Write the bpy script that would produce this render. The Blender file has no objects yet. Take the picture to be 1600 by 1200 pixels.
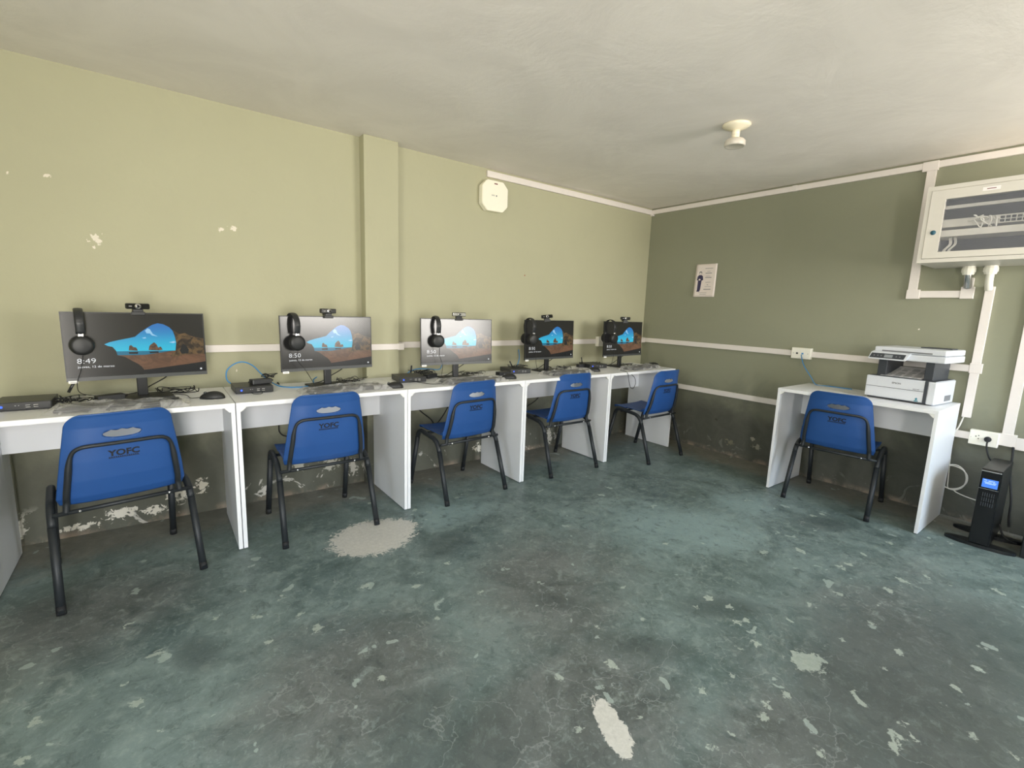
import bpy, bmesh, math, random
import numpy as np
from mathutils import Vector, Matrix, noise as mnoise
PI = math.pi
R = math.radians
sc = bpy.context.scene
col = sc.collection

# ------------------------------------------------------------------ camera, world, light, exposure
W_PX, H_PX = 1600, 1200
F_PX = 738.5
cam_d = bpy.data.cameras.new('camera')
cam_d.sensor_width = 36.0
cam_d.sensor_fit = 'HORIZONTAL'
cam_d.lens = F_PX / W_PX * 36.0
cam_d.clip_start = 0.02
cam = bpy.data.objects.new('camera', cam_d)
col.objects.link(cam)
pitch, yaw, roll = R(-8.997), R(-37.009), R(2.003)
fwd = Vector((math.sin(-yaw) * math.cos(pitch), math.cos(-yaw) * math.cos(pitch), math.sin(pitch)))
rt = fwd.cross(Vector((0, 0, 1))).normalized()
up = rt.cross(fwd)
rt2 = rt * math.cos(roll) + up * math.sin(roll)
up2 = -rt * math.sin(roll) + up * math.cos(roll)
m = Matrix((rt2, up2, -fwd)).transposed().to_4x4()
m.translation = Vector((-4.080, -3.169, 1.240))
cam.matrix_world = m
sc.camera = cam

sc.view_settings.view_transform = 'Standard'
sc.view_settings.look = 'None'
sc.view_settings.gamma = 1.0
sc.view_settings.use_curve_mapping = False
sc.view_settings.exposure = 0.12
try:
    sc.cycles.use_denoising = True
    sc.cycles.max_bounces = 14
    sc.cycles.diffuse_bounces = 8
    sc.cycles.transparent_max_bounces = 16
    sc.cycles.sample_clamp_indirect = 8.0
    sc.cycles.caustics_reflective = False
    sc.cycles.caustics_refractive = False
except Exception:
    pass

# daylight outside: pale blue sky over sunlit warm ground
world = bpy.data.worlds.new('daylight')
sc.world = world
world.use_nodes = True
wn, wl = world.node_tree.nodes, world.node_tree.links
wn.clear()
wo = wn.new('ShaderNodeOutputWorld')
wb = wn.new('ShaderNodeBackground')
wt = wn.new('ShaderNodeTexCoord')
ws = wn.new('ShaderNodeSeparateXYZ')
wr = wn.new('ShaderNodeValToRGB')
wm = wn.new('ShaderNodeMapRange')
wl.new(wt.outputs['Generated'], ws.inputs[0])
wl.new(ws.outputs['Z'], wm.inputs['Value'])
wm.inputs['From Min'].default_value = -1
wm.inputs['From Max'].default_value = 1
wl.new(wm.outputs[0], wr.inputs[0])
wl.new(wr.outputs[0], wb.inputs['Color'])
wl.new(wb.outputs[0], wo.inputs[0])
cr = wr.color_ramp
cr.elements[0].position = 0.0
cr.elements[0].color = (1.0, 0.92, 0.82, 1)
cr.elements[1].position = 1.0
cr.elements[1].color = (0.46, 0.60, 0.80, 1)
for p_, c_ in ((0.44, (1.0, 0.93, 0.85, 1)), (0.56, (1.0, 0.96, 0.90, 1)), (0.66, (0.58, 0.70, 0.84, 1))):
    e_ = cr.elements.new(p_)
    e_.color = c_
wb.inputs['Strength'].default_value = 23.0

ROOM_X0, ROOM_Y0, ROOM_H = -5.35, -4.75, 2.283
# openings: in the rear wall (behind the camera) a wide window and a doorway, in the left wall a window
REAR_OPEN = [(-1.60, -0.06, 1.02, 2.10), (-5.05, -4.15, 0.0, 2.05)]
LEFT_OPEN = [(-3.6, -2.6, 1.0, 2.0)]


def portal(name, loc, rot, sx, sy):
    d = bpy.data.lights.new(name, 'AREA')
    d.shape = 'RECTANGLE'
    d.size, d.size_y = sx, sy
    d.energy = 1
    d.cycles.is_portal = True
    o = bpy.data.objects.new(name, d)
    o.location = loc
    o.rotation_euler = rot
    col.objects.link(o)


for x0, x1, z0, z1 in REAR_OPEN:
    portal('daylight_portal', ((x0 + x1) / 2, ROOM_Y0 - 0.14, (z0 + z1) / 2), (R(90), 0, 0), x1 - x0, z1 - z0)
for y0, y1, z0, z1 in LEFT_OPEN:
    portal('daylight_portal', (ROOM_X0 - 0.14, (y0 + y1) / 2, (z0 + z1) / 2), (R(90), 0, R(-90)), y1 - y0, z1 - z0)


# ------------------------------------------------------------------ materials
def s2l(c):
    return tuple(((v / 255) / 12.92 if v / 255 <= 0.04045 else ((v / 255 + 0.055) / 1.055) ** 2.4) for v in c) + (1,)


MATS = {}


class NT:
    def __init__(s, name):
        s.m = bpy.data.materials.new(name)
        s.m.use_nodes = True
        s.n, s.l = s.m.node_tree.nodes, s.m.node_tree.links
        s.b = s.n['Principled BSDF']
        s.out = s.n['Material Output']

    def new(s, t, **k):
        n = s.n.new('ShaderNode' + t)
        for a, v in k.items():
            setattr(n, a, v)
        return n

    def val(s, n, i, v):
        if hasattr(v, 'is_output') or isinstance(v, bpy.types.NodeSocket):
            s.l.new(v, n.inputs[i])
        else:
            n.inputs[i].default_value = v

    def math(s, op, a, b=0.0, c=0.0, clamp=False):
        n = s.new('Math', operation=op)
        n.use_clamp = clamp
        s.val(n, 0, a)
        s.val(n, 1, b)
        if op in ('MULTIPLY_ADD', 'COMPARE', 'SMOOTH_MIN'):
            s.val(n, 2, c)
        return n.outputs[0]

    def noise(s, scale, detail=4, rough=.55, vec=None, dist=0.0):
        n = s.new('TexNoise')
        n.inputs['Scale'].default_value = scale
        n.inputs['Detail'].default_value = detail
        n.inputs['Roughness'].default_value = rough
        n.inputs['Distortion'].default_value = dist
        if vec is not None:
            s.l.new(vec, n.inputs['Vector'])
        return n.outputs['Fac']

    def ramp(s, f, lo, hi):
        n = s.new('MapRange')
        n.interpolation_type = 'SMOOTHSTEP'
        s.val(n, 'Value', f)
        n.inputs['From Min'].default_value = lo
        n.inputs['From Max'].default_value = hi
        return n.outputs[0]

    def mix(s, f, a, b):
        n = s.new('Mix', data_type='RGBA')
        s.val(n, 0, f)
        s.val(n, 6, a)
        s.val(n, 7, b)
        return n.outputs[2]

    def bump(s, h, strength=.2, dist=.01):
        n = s.new('Bump')
        n.inputs['Strength'].default_value = strength
        n.inputs['Distance'].default_value = dist
        s.l.new(h, n.inputs['Height'])
        s.l.new(n.outputs[0], s.b.inputs['Normal'])

    def pos(s):
        return s.new('NewGeometry').outputs['Position']

    def objc(s):
        return s.new('TexCoord').outputs['Object']


def plain(name, rgb, rough=.5, metal=0.0, var=.06, scale=30, bump=0.0, spec=.5, coat=0.0, lin=None):
    """procedural material with slight tone variation"""
    t = NT(name)
    c = lin or s2l(rgb)
    o = t.objc()
    n = t.noise(scale, 3, .6, o)
    a = tuple(max(0, v * (1 - var)) for v in c[:3]) + (1,)
    b = tuple(min(1, v * (1 + var)) for v in c[:3]) + (1,)
    t.val(t.b, 'Base Color', t.mix(n, a, b))
    t.b.inputs['Roughness'].default_value = rough
    t.b.inputs['Metallic'].default_value = metal
    t.b.inputs['Specular IOR Level'].default_value = spec
    t.b.inputs['Coat Weight'].default_value = coat
    if bump:
        t.bump(t.noise(scale * 8, 3, .6, o), bump, .002)
    MATS[name] = t.m
    return t.m


def emis(name, rgb, strength, rough=.3, base=(5, 5, 6), rgb2=None, zlo=0, zhi=1, texscale=0, tex2=None):
    """a lit display pixel area under a glossy cover"""
    t = NT(name)
    t.b.inputs['Base Color'].default_value = s2l(base)
    t.b.inputs['Roughness'].default_value = rough
    t.b.inputs['Specular IOR Level'].default_value = .72
    t.b.inputs['Emission Strength'].default_value = strength
    c = s2l(rgb)
    if rgb2:
        sp = t.new('SeparateXYZ')
        t.l.new(t.objc(), sp.inputs[0])
        f = t.ramp(sp.outputs['Z'], zlo, zhi)
        c = t.mix(f, s2l(rgb2), s2l(rgb))
    if texscale:
        n = t.ramp(t.noise(texscale, 5, .65, t.objc(), 1.5), .38, .62)
        c = t.mix(n, c, s2l(tex2))
    t.val(t.b, 'Emission Color', c)
    MATS[name] = t.m
    return t.m


def wall_material(name, rgb, marks, axis, flakes=.8, damp_shade_k=.92):
    t = NT(name)
    p = t.pos()
    sp = t.new('SeparateXYZ')
    t.l.new(p, sp.inputs[0])
    z = sp.outputs['Z']
    u = sp.outputs[axis]
    base = s2l(rgb)
    b1 = tuple(v * .93 for v in base[:3]) + (1,)
    b2 = tuple(v * 1.06 for v in base[:3]) + (1,)
    c = t.mix(t.noise(1.3, 5, .6, p, .6), b1, b2)
    # faint roller streaks and scuffs
    c = t.mix(t.math('MULTIPLY', t.ramp(t.noise(9, 6, .7, p), .55, .75), .12), c, tuple(v * .8 for v in base[:3]) + (1,))
    # grey-brown rising moisture stain, darkened and raised to paint in shade near the floor
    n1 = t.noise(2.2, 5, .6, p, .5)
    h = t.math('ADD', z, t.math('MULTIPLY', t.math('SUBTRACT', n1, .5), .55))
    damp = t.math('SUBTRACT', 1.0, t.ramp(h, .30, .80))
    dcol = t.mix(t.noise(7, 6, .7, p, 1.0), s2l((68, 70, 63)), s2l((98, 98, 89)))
    c = t.mix(t.math('MULTIPLY', damp, damp_shade_k), c, dcol)
    # flaking: white plaster showing
    n2 = t.noise(6.5, 8, .62, p, 1.6)
    low = t.math('SUBTRACT', 1.0, t.ramp(z, .05, .30))
    fl = t.math('MULTIPLY', t.ramp(n2, .60, .64), t.ramp(low, .3, .9))
    c = t.mix(t.math('MULTIPLY', fl, flakes), c, s2l((214, 210, 200)))
    # reddish dust line at the foot
    foot = t.math('MULTIPLY', t.math('SUBTRACT', 1.0, t.ramp(z, .0, .05)), t.ramp(t.noise(5, 5, .6, p), .45, .6))
    c = t.mix(t.math('MULTIPLY', foot, .6), c, s2l((170, 150, 132)))
    # single filler marks
    nn = t.noise(38, 4, .6, p, .8)
    for (mu, mz, ru, rz, colr) in marks:
        du = t.math('DIVIDE', t.math('SUBTRACT', u, mu), ru)
        dz = t.math('DIVIDE', t.math('SUBTRACT', z, mz), rz)
        d = t.math('SQRT', t.math('ADD', t.math('MULTIPLY', du, du), t.math('MULTIPLY', dz, dz)))
        d = t.math('ADD', d, t.math('MULTIPLY', t.math('SUBTRACT', nn, .5), 3.6))
        c = t.mix(t.math('SUBTRACT', 1.0, t.ramp(d, .5, .75)), c, s2l(colr))
    t.val(t.b, 'Base Color', c)
    t.b.inputs['Roughness'].default_value = .72
    t.b.inputs['Specular IOR Level'].default_value = .3
    hgt = t.math('ADD', t.math('MULTIPLY', t.noise(4, 6, .6, p), 1.0), t.math('MULTIPLY', fl, -.15))
    t.bump(hgt, .22, .02)
    MATS[name] = t.m
    return t.m


FILL = (226, 220, 205)
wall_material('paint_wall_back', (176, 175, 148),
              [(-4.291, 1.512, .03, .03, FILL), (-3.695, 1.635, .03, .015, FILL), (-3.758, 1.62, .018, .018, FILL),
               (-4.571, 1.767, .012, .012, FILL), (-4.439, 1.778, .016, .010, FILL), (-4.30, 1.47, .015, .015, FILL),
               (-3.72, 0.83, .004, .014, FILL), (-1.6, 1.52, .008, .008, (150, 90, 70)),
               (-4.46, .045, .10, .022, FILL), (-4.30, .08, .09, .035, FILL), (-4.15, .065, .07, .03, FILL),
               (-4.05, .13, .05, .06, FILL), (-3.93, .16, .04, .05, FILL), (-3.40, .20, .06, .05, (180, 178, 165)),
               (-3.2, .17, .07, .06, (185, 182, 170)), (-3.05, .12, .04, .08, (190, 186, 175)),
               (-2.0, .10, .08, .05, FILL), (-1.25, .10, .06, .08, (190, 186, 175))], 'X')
wall_material('paint_wall_right_shaded', (142, 144, 124),  # same paint as the back wall, with its shade put into the colour
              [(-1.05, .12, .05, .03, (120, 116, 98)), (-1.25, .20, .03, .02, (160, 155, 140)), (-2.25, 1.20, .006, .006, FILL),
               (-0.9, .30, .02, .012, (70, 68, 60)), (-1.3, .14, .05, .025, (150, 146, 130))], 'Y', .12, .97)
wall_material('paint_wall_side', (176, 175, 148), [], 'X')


def ceiling_material():
    t = NT('ceiling_plaster')
    p = t.pos()
    c = t.mix(t.ramp(t.noise(1.6, 6, .62, p, .8), .3, .7), s2l((230, 225, 218)), s2l((240, 235, 228)))
    c = t.mix(t.math('MULTIPLY', t.ramp(t.noise(6, 6, .7, p, 1.0), .60, .74), .25), c, s2l((245, 242, 236)))
    sp = t.new('SeparateXYZ')
    t.l.new(p, sp.inputs[0])
    nn = t.noise(30, 5, .6, p, 1.2)
    for mx, my, rx, ry in ((-2.423, -.915, .07, .03), (-2.47, -.93, .02, .02), (-1.013, -1.562, .015, .015), (-1.084, -1.364, .008, .008), (-1.835, -.956, .01, .01)):
        du = t.math('DIVIDE', t.math('SUBTRACT', sp.outputs['X'], mx), rx)
        dv = t.math('DIVIDE', t.math('SUBTRACT', sp.outputs['Y'], my), ry)
        d = t.math('SQRT', t.math('ADD', t.math('MULTIPLY', du, du), t.math('MULTIPLY', dv, dv)))
        d = t.math('ADD', d, t.math('MULTIPLY', t.math('SUBTRACT', nn, .5), 4))
        c = t.mix(t.math('MULTIPLY', t.math('SUBTRACT', 1.0, t.ramp(d, .6, .9)), .6), c, s2l((236, 233, 226)))
    t.val(t.b, 'Base Color', c)
    t.b.inputs['Roughness'].default_value = .85
    t.b.inputs['Specular IOR Level'].default_value = .2
    t.bump(t.noise(3, 7, .62, p, .5), .2, .03)
    MATS['ceiling_plaster'] = t.m


ceiling_material()


def floor_material():
    t = NT('worn_painted_concrete')
    p = t.pos()
    chip = t.new('Attribute', attribute_name='chip').outputs['Fac']
    grey = t.new('Attribute', attribute_name='worn').outputs['Fac']
    dark = t.new('Attribute', attribute_name='dark').outputs['Fac']
    big = t.new('Attribute', attribute_name='bare').outputs['Fac']
    dust = t.new('Attribute', attribute_name='dust').outputs['Fac']
    n0 = t.noise(1.1, 8, .68, p, .7)
    n1 = t.noise(3.5, 9, .74, p, .9)
    n2 = t.noise(14, 8, .7, p, .6)
    n3 = t.noise(60, 5, .7, p, .5)
    n4 = t.noise(28, 9, .75, p, 1.4)
    teal = t.mix(t.ramp(n1, .32, .68), s2l((84, 99, 96)), s2l((121, 136, 132)))
    conc = t.mix(t.ramp(n1, .3, .7), s2l((80, 85, 82)), s2l((112, 116, 112)))
    f = t.math('ADD', t.math('ADD', grey, t.math('MULTIPLY', t.math('SUBTRACT', n0, .5), 2.2)), t.math('MULTIPLY', t.math('SUBTRACT', n2, .5), .9))
    c = t.mix(t.ramp(f, .0, 1.05), teal, conc)
    c = t.mix(t.math('MULTIPLY', t.ramp(t.math('ADD', t.new('Attribute', attribute_name='pale').outputs['Fac'], t.math('MULTIPLY', t.math('SUBTRACT', n1, .5), 1.0)), .1, .9), .6), c, s2l((144, 166, 165)))  # lighter centre tone paints in the floor's gloss reflection
    # fine mottling and scuffs
    c = t.mix(t.math('MULTIPLY', t.ramp(n2, .52, .68), .40), c, s2l((150, 162, 154)))
    c = t.mix(t.math('MULTIPLY', t.ramp(n2, .46, .34), .45), c, s2l((58, 68, 66)))
    c = t.mix(t.math('MULTIPLY', t.ramp(n3, .56, .7), .22), c, s2l((160, 170, 162)))
    c = t.mix(t.math('MULTIPLY', t.ramp(n4, .54, .64), .35), c, s2l((150, 164, 158)))
    c = t.mix(t.math('MULTIPLY', t.ramp(n4, .44, .34), .40), c, s2l((58, 66, 64)))
    # dark worn streaks, plus painted shade on the near floor at right
    fd = t.math('ADD', dark, t.math('MULTIPLY', t.math('SUBTRACT', n1, .5), 1.6))
    c = t.mix(t.math('MULTIPLY', t.ramp(fd, .35, 1.05), .5), c, s2l((60, 68, 66)))
    # dust near the walls
    fdu = t.math('ADD', dust, t.math('MULTIPLY', t.math('SUBTRACT', n1, .5), 1.1))
    c = t.mix(t.math('MULTIPLY', t.ramp(fdu, .35, .85), .75), c, t.mix(n2, s2l((104, 100, 88)), s2l((142, 134, 122))))
    # hairline cracks
    v = t.new('TexVoronoi', feature='DISTANCE_TO_EDGE')
    v.inputs['Scale'].default_value = 2.3
    vv = t.new('VectorMath', operation='ADD')
    nz = t.new('TexNoise')
    nz.inputs['Scale'].default_value = 5
    nz.inputs['Detail'].default_value = 6
    t.l.new(p, nz.inputs['Vector'])
    sc_ = t.new('VectorMath', operation='SCALE')
    sc_.inputs['Scale'].default_value = .45
    t.l.new(nz.outputs['Color'], sc_.inputs[0])
    t.l.new(p, vv.inputs[0])
    t.l.new(sc_.outputs[0], vv.inputs[1])
    t.l.new(vv.outputs[0], v.inputs['Vector'])
    crack = t.math('MULTIPLY', t.math('SUBTRACT', 1.0, t.ramp(v.outputs['Distance'], .0, .009)), t.ramp(n0, .50, .56))
    c = t.mix(t.math('MULTIPLY', crack, .3), c, s2l((166, 172, 166)))
    # random small paint flakes
    v2 = t.new('TexVoronoi', feature='F1')
    v2.inputs['Scale'].default_value = 9
    t.l.new(vv.outputs[0], v2.inputs['Vector'])
    cs = t.new('SeparateColor')
    t.l.new(v2.outputs['Color'], cs.inputs[0])
    rad = t.math('MULTIPLY', t.ramp(cs.outputs[0], .72, 1.0), .26)
    fl = t.math('SUBTRACT', rad, t.math('ADD', v2.outputs['Distance'], t.math('MULTIPLY', t.math('SUBTRACT', n3, .5), .12)))
    c = t.mix(t.math('MULTIPLY', t.ramp(fl, .0, .03), .55), c, s2l((172, 184, 174)))
    # recorded chips (signed field in an attribute, broken up by noise)
    fc = t.math('ADD', chip, t.math('MULTIPLY', t.math('SUBTRACT', n3, .5), 1.3))
    fc = t.math('ADD', fc, t.math('MULTIPLY', t.math('SUBTRACT', n2, .5), 2.6))
    c = t.mix(t.math('MULTIPLY', t.ramp(fc, .32, .50), .62), c, t.mix(n3, s2l((158, 170, 156)), s2l((200, 206, 192))))
    fb = t.math('ADD', big, t.math('MULTIPLY', t.math('SUBTRACT', t.noise(34, 6, .75, p, 1.0), .5), 1.3))
    c = t.mix(t.math('MULTIPLY', t.ramp(fb, .0, .08), .95), c, t.mix(n3, s2l((176, 174, 164)), s2l((222, 218, 208))))
    t.val(t.b, 'Base Color', c)
    ro = t.math('ADD', .34, t.math('MULTIPLY', t.ramp(n1, .3, .7), .22))
    ro = t.math('ADD', ro, t.math('MULTIPLY', t.ramp(fdu, .35, .85), .3))
    t.val(t.b, 'Roughness', ro)
    t.b.inputs['Specular IOR Level'].default_value = .45
    t.bump(t.math('ADD', n2, t.math('MULTIPLY', n3, .3)), .18, .01)
    MATS['worn_painted_concrete'] = t.m


floor_material()

plain('white_melamine', (235, 236, 238), .38, var=.02, scale=8)
plain('white_edge', (240, 239, 238), .4, var=.02)
plain('white_bracket', (236, 236, 232), .4)
plain('blue_plastic', (36, 78, 140), .42, var=.05, scale=12, bump=.03)
plain('black_steel', (36, 40, 43), .48, var=.1, spec=.45)
plain('black_rubber', (26, 27, 28), .7)
plain('steel_screw', (200, 200, 200), .25, metal=1)
plain('black_print', (14, 16, 24), .6)
plain('black_plastic', (40, 42, 44), .38, var=.08)
plain('dark_plastic', (30, 32, 33), .45, var=.08)
plain('monitor_casing', (34, 36, 38), .34, var=.05)
plain('monitor_chin', (74, 77, 78), .3, var=.04)
plain('bezel_black', (18, 19, 20), .3)
plain('white_sticker', (240, 238, 236), .5)
plain('silver', (205, 205, 205), .22, metal=.9)
plain('ear_cushion', (24, 25, 26), .75, bump=.1)
plain('white_pvc', (228, 222, 217), .42, var=.03)
plain('cream_pvc', (238, 236, 224), .42, var=.03)
plain('access_white', (246, 243, 226), .38, var=.01)
plain('rack_paint', (212, 209, 200), .42, var=.03)
plain('rack_dark', (58, 60, 66), .6)
plain('blue_cable', (60, 140, 200), .45)
plain('white_cable', (216, 214, 206), .45)
plain('printer_white', (212, 216, 222), .38, var=.01)
plain('printer_grey', (60, 64, 70), .4)
plain('printer_lcd', (150, 156, 160), .25)
plain('teal_print', (40, 130, 150), .5)
plain('grey_print', (120, 122, 126), .6)
plain('light_grey_print', (172, 172, 170), .6)
plain('paper', (228, 224, 222), .7)
plain('poster_paper', (226, 216, 210), .7)
plain('figure_navy', (58, 54, 84), .7)
plain('lamp_plastic', (240, 232, 208), .35, var=.01)
plain('bulb_white', (206, 200, 188), .3, var=.01)
plain('ups_black', (24, 26, 27), .35, var=.08)
plain('ups_gloss', (14, 15, 17), .15)
plain('brown_print', (120, 60, 60), .6)
plain('window_steel', (90, 94, 92), .5)
plain('blue_lock', (40, 90, 110), .3)
emis('lcd_blue', (70, 130, 235), 1.1)
emis('lcd_text', (190, 220, 255), 1.2)
emis('led_blue', (50, 90, 255), 2.2)
emis('led_cyan', (40, 150, 200), 1.5)

# display image: sea cave with rocks and sand
SCR_ROUGH = .2
emis('picture_cave', (34, 33, 32), .8, SCR_ROUGH)
emis('picture_sky', (44, 112, 180), .95, SCR_ROUGH, rgb2=(44, 186, 215), zlo=.21, zhi=.36)
emis('picture_sand', (126, 92, 70), .75, SCR_ROUGH, texscale=14, tex2=(100, 74, 58))
emis('picture_rock', (112, 88, 58), .8, SCR_ROUGH, texscale=22, tex2=(48, 40, 34))
emis('picture_stack', (120, 86, 60), .8, SCR_ROUGH, texscale=60, tex2=(66, 52, 46))
emis('picture_shade', (32, 33, 36), .8, SCR_ROUGH)
emis('picture_cloud', (150, 200, 232), .9, SCR_ROUGH)
emis('picture_sea', (30, 110, 140), .9, SCR_ROUGH)
emis('picture_text', (235, 238, 240), .95, SCR_ROUGH)


def wrap_material():
    t = NT('clear_wrap')
    t.b.inputs['Base Color'].default_value = s2l((216, 216, 214))
    t.b.inputs['Roughness'].default_value = .18
    n = t.noise(11, 4, .55, t.objc(), 1.2)
    t.val(t.b, 'Alpha', t.math('ADD', .20, t.math('MULTIPLY', t.ramp(n, .40, .72), .40)))
    t.bump(n, .2, .02)
    MATS['clear_wrap'] = t.m
    t = NT('door_glass')
    t.b.inputs['Base Color'].default_value = s2l((200, 205, 215))
    t.b.inputs['Roughness'].default_value = .05
    n = t.noise(3, 2, .5, t.objc())
    t.val(t.b, 'Alpha', t.math('ADD', .10, t.math('MULTIPLY', n, .03)))
    MATS['door_glass'] = t.m


wrap_material()


def keys_material():
    t = NT('keyboard_keys')
    br = t.new('TexBrick')
    br.offset = .35
    br.inputs['Scale'].default_value = 1
    br.inputs['Brick Width'].default_value = .019
    br.inputs['Row Height'].default_value = .019
    br.inputs['Mortar Size'].default_value = .0022
    br.inputs['Color1'].default_value = s2l((46, 48, 50))
    br.inputs['Color2'].default_value = s2l((40, 42, 44))
    br.inputs['Mortar'].default_value = s2l((14, 14, 15))
    t.l.new(t.objc(), br.inputs['Vector'])
    t.l.new(br.outputs['Color'], t.b.inputs['Base Color'])
    t.b.inputs['Roughness'].default_value = .5
    MATS['keyboard_keys'] = t.m


keys_material()


# ------------------------------------------------------------------ mesh helpers
def nb():
    return bmesh.new()


def add_box(bm, x0, x1, y0, y1, z0, z1, bev=0.0, mat=0, rot=None, at=None, seg=2):
    t = bmesh.new()
    vs = [t.verts.new((x, y, z)) for x in (x0, x1) for y in (y0, y1) for z in (z0, z1)]
    for q in ((0, 1, 3, 2), (4, 6, 7, 5), (0, 4, 5, 1), (2, 3, 7, 6), (0, 2, 6, 4), (1, 5, 7, 3)):
        t.faces.new([vs[i] for i in q])
    if bev:
        bmesh.ops.bevel(t, geom=t.edges[:] + t.verts[:], offset=bev, segments=seg, affect='EDGES', profile=.5)
    merge(bm, t, mat, rot, at)


def merge(bm, t, mat=0, rot=None, at=None):
    if rot is not None:
        bmesh.ops.transform(t, matrix=rot, verts=t.verts)
    if at is not None:
        bmesh.ops.translate(t, vec=at, verts=t.verts)
    bmesh.ops.recalc_face_normals(t, faces=t.faces)
    for f in t.faces:
        f.material_index = mat
    me = bpy.data.meshes.new('tmp')
    t.to_mesh(me)
    t.free()
    bm.from_mesh(me)
    bpy.data.meshes.remove(me)


def smooth_path(pts, n=8):
    P = [Vector(p) for p in pts]
    if len(P) < 3:
        return P
    out = []
    for i in range(len(P) - 1):
        p0 = P[max(i - 1, 0)]
        p1, p2 = P[i], P[i + 1]
        p3 = P[min(i + 2, len(P) - 1)]
        for k in range(n):
            t = k / n
            out.append(.5 * ((2 * p1) + (-p0 + p2) * t + (2 * p0 - 5 * p1 + 4 * p2 - p3) * t * t + (-p0 + 3 * p1 - 3 * p2 + p3) * t ** 3))
    out.append(P[-1])
    return out


def add_tube(bm, pts, r, seg=8, mat=0, cap=True, ry=None, smooth=True, radii=None):
    """tube swept along a polyline; ry gives an oval section"""
    P = [Vector(p) for p in pts]
    rings = []
    nrm = None
    for i, p in enumerate(P):
        if i == 0:
            d = P[1] - P[0]
        elif i == len(P) - 1:
            d = P[-1] - P[-2]
        else:
            d = (P[i + 1] - P[i]).normalized() + (P[i] - P[i - 1]).normalized()
        if d.length < 1e-9:
            d = Vector((0, 0, 1))
        d.normalize()
        if nrm is None:
            a = Vector((1, 0, 0)) if abs(d.x) < .8 else Vector((0, 1, 0))
            nrm = (a - d * a.dot(d)).normalized()
        else:
            nrm = (nrm - d * nrm.dot(d))
            nrm = nrm.normalized() if nrm.length > 1e-6 else Vector((0, 0, 1))
        b = d.cross(nrm)
        rr = radii[i] if radii else r
        r2 = (ry if ry else r) * (rr / r)
        rings.append([bm.verts.new(p + nrm * math.cos(2 * PI * k / seg) * rr + b * math.sin(2 * PI * k / seg) * r2) for k in range(seg)])
    for i in range(len(rings) - 1):
        for k in range(seg):
            f = bm.faces.new((rings[i][k], rings[i][(k + 1) % seg], rings[i + 1][(k + 1) % seg], rings[i + 1][k]))
            f.material_index = mat
            f.smooth = smooth
    if cap:
        f = bm.faces.new(list(reversed(rings[0])))
        f.material_index = mat
        f = bm.faces.new(rings[-1])
        f.material_index = mat


def add_lathe(bm, prof, seg=32, mat=0, center=(0, 0, 0), axis='Z', smooth=True):
    t = bmesh.new()
    rings = []
    for r, z in prof:
        rings.append([t.verts.new((max(r, 1e-5) * math.cos(2 * PI * k / seg), max(r, 1e-5) * math.sin(2 * PI * k / seg), z)) for k in range(seg)])
    for i in range(len(rings) - 1):
        for k in range(seg):
            f = t.faces.new((rings[i][k], rings[i][(k + 1) % seg], rings[i + 1][(k + 1) % seg], rings[i + 1][k]))
    bmesh.ops.remove_doubles(t, verts=t.verts, dist=1e-4)
    rot = None
    if axis == 'Y':
        rot = Matrix.Rotation(R(90), 4, 'X')
    if axis == 'X':
        rot = Matrix.Rotation(R(90), 4, 'Y')
    n0 = len(bm.faces)
    merge(bm, t, mat, rot, Vector(center))
    bm.faces.ensure_lookup_table()
    if smooth:
        for f in bm.faces[n0:]:
            f.smooth = True


def add_poly(bm, pts, mat=0):
    vs = [bm.verts.new(p) for p in pts]
    f = bm.faces.new(vs)
    f.material_index = mat
    return f


def add_prism(bm, pts2, depth, frame, mat=0, bev=0.0):
    """extrude a 2D outline; frame(u, v, w) -> point"""
    t = bmesh.new()
    a = [t.verts.new(frame(u, v, 0)) for u, v in pts2]
    b = [t.verts.new(frame(u, v, depth)) for u, v in pts2]
    n = len(a)
    t.faces.new(a)
    t.faces.new(list(reversed(b)))
    for i in range(n):
        t.faces.new((a[i], b[i], b[(i + 1) % n], a[(i + 1) % n]))
    if bev:
        bmesh.ops.bevel(t, geom=t.edges[:], offset=bev, segments=2, affect='EDGES')
    merge(bm, t, mat)


TXT = {}


def add_text(bm, s, height, frame, mat=0, bold=0.0, width=None, depth=.0006, align='LEFT'):
    """flat lettering: text outline mapped through frame(u, v, w)"""
    cu = bpy.data.curves.new('t', 'FONT')
    cu.body = s
    cu.size = 1
    cu.offset = bold
    cu.extrude = 0
    cu.resolution_u = 3
    o = bpy.data.objects.new('t', cu)
    col.objects.link(o)
    dg = bpy.context.evaluated_depsgraph_get()
    dg.update()
    me = bpy.data.meshes.new_from_object(o.evaluated_get(dg))
    xs = [v.co.x for v in me.vertices]
    ys = [v.co.y for v in me.vertices]
    x0, x1, y0, y1 = min(xs), max(xs), min(ys), max(ys)
    cap = .69
    k = height / cap
    kx = k if width is None else width / (x1 - x0)
    w = (x1 - x0) * kx
    off = {'LEFT': 0, 'CENTER': -w / 2, 'RIGHT': -w}[align]
    t = bmesh.new()
    t.from_mesh(me)
    for v in t.verts:
        v.co = Vector(frame((v.co.x - x0) * kx + off, v.co.y * k, depth))
    bpy.data.meshes.remove(me)
    bpy.data.objects.remove(o)
    bpy.data.curves.remove(cu)
    for f in t.faces:
        f.material_index = mat
    me = bpy.data.meshes.new('tmp')
    t.to_mesh(me)
    t.free()
    n0 = len(bm.faces)
    bm.from_mesh(me)
    bpy.data.meshes.remove(me)
    bm.faces.ensure_lookup_table()
    for f in bm.faces[n0:]:
        f.material_index = mat


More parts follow.
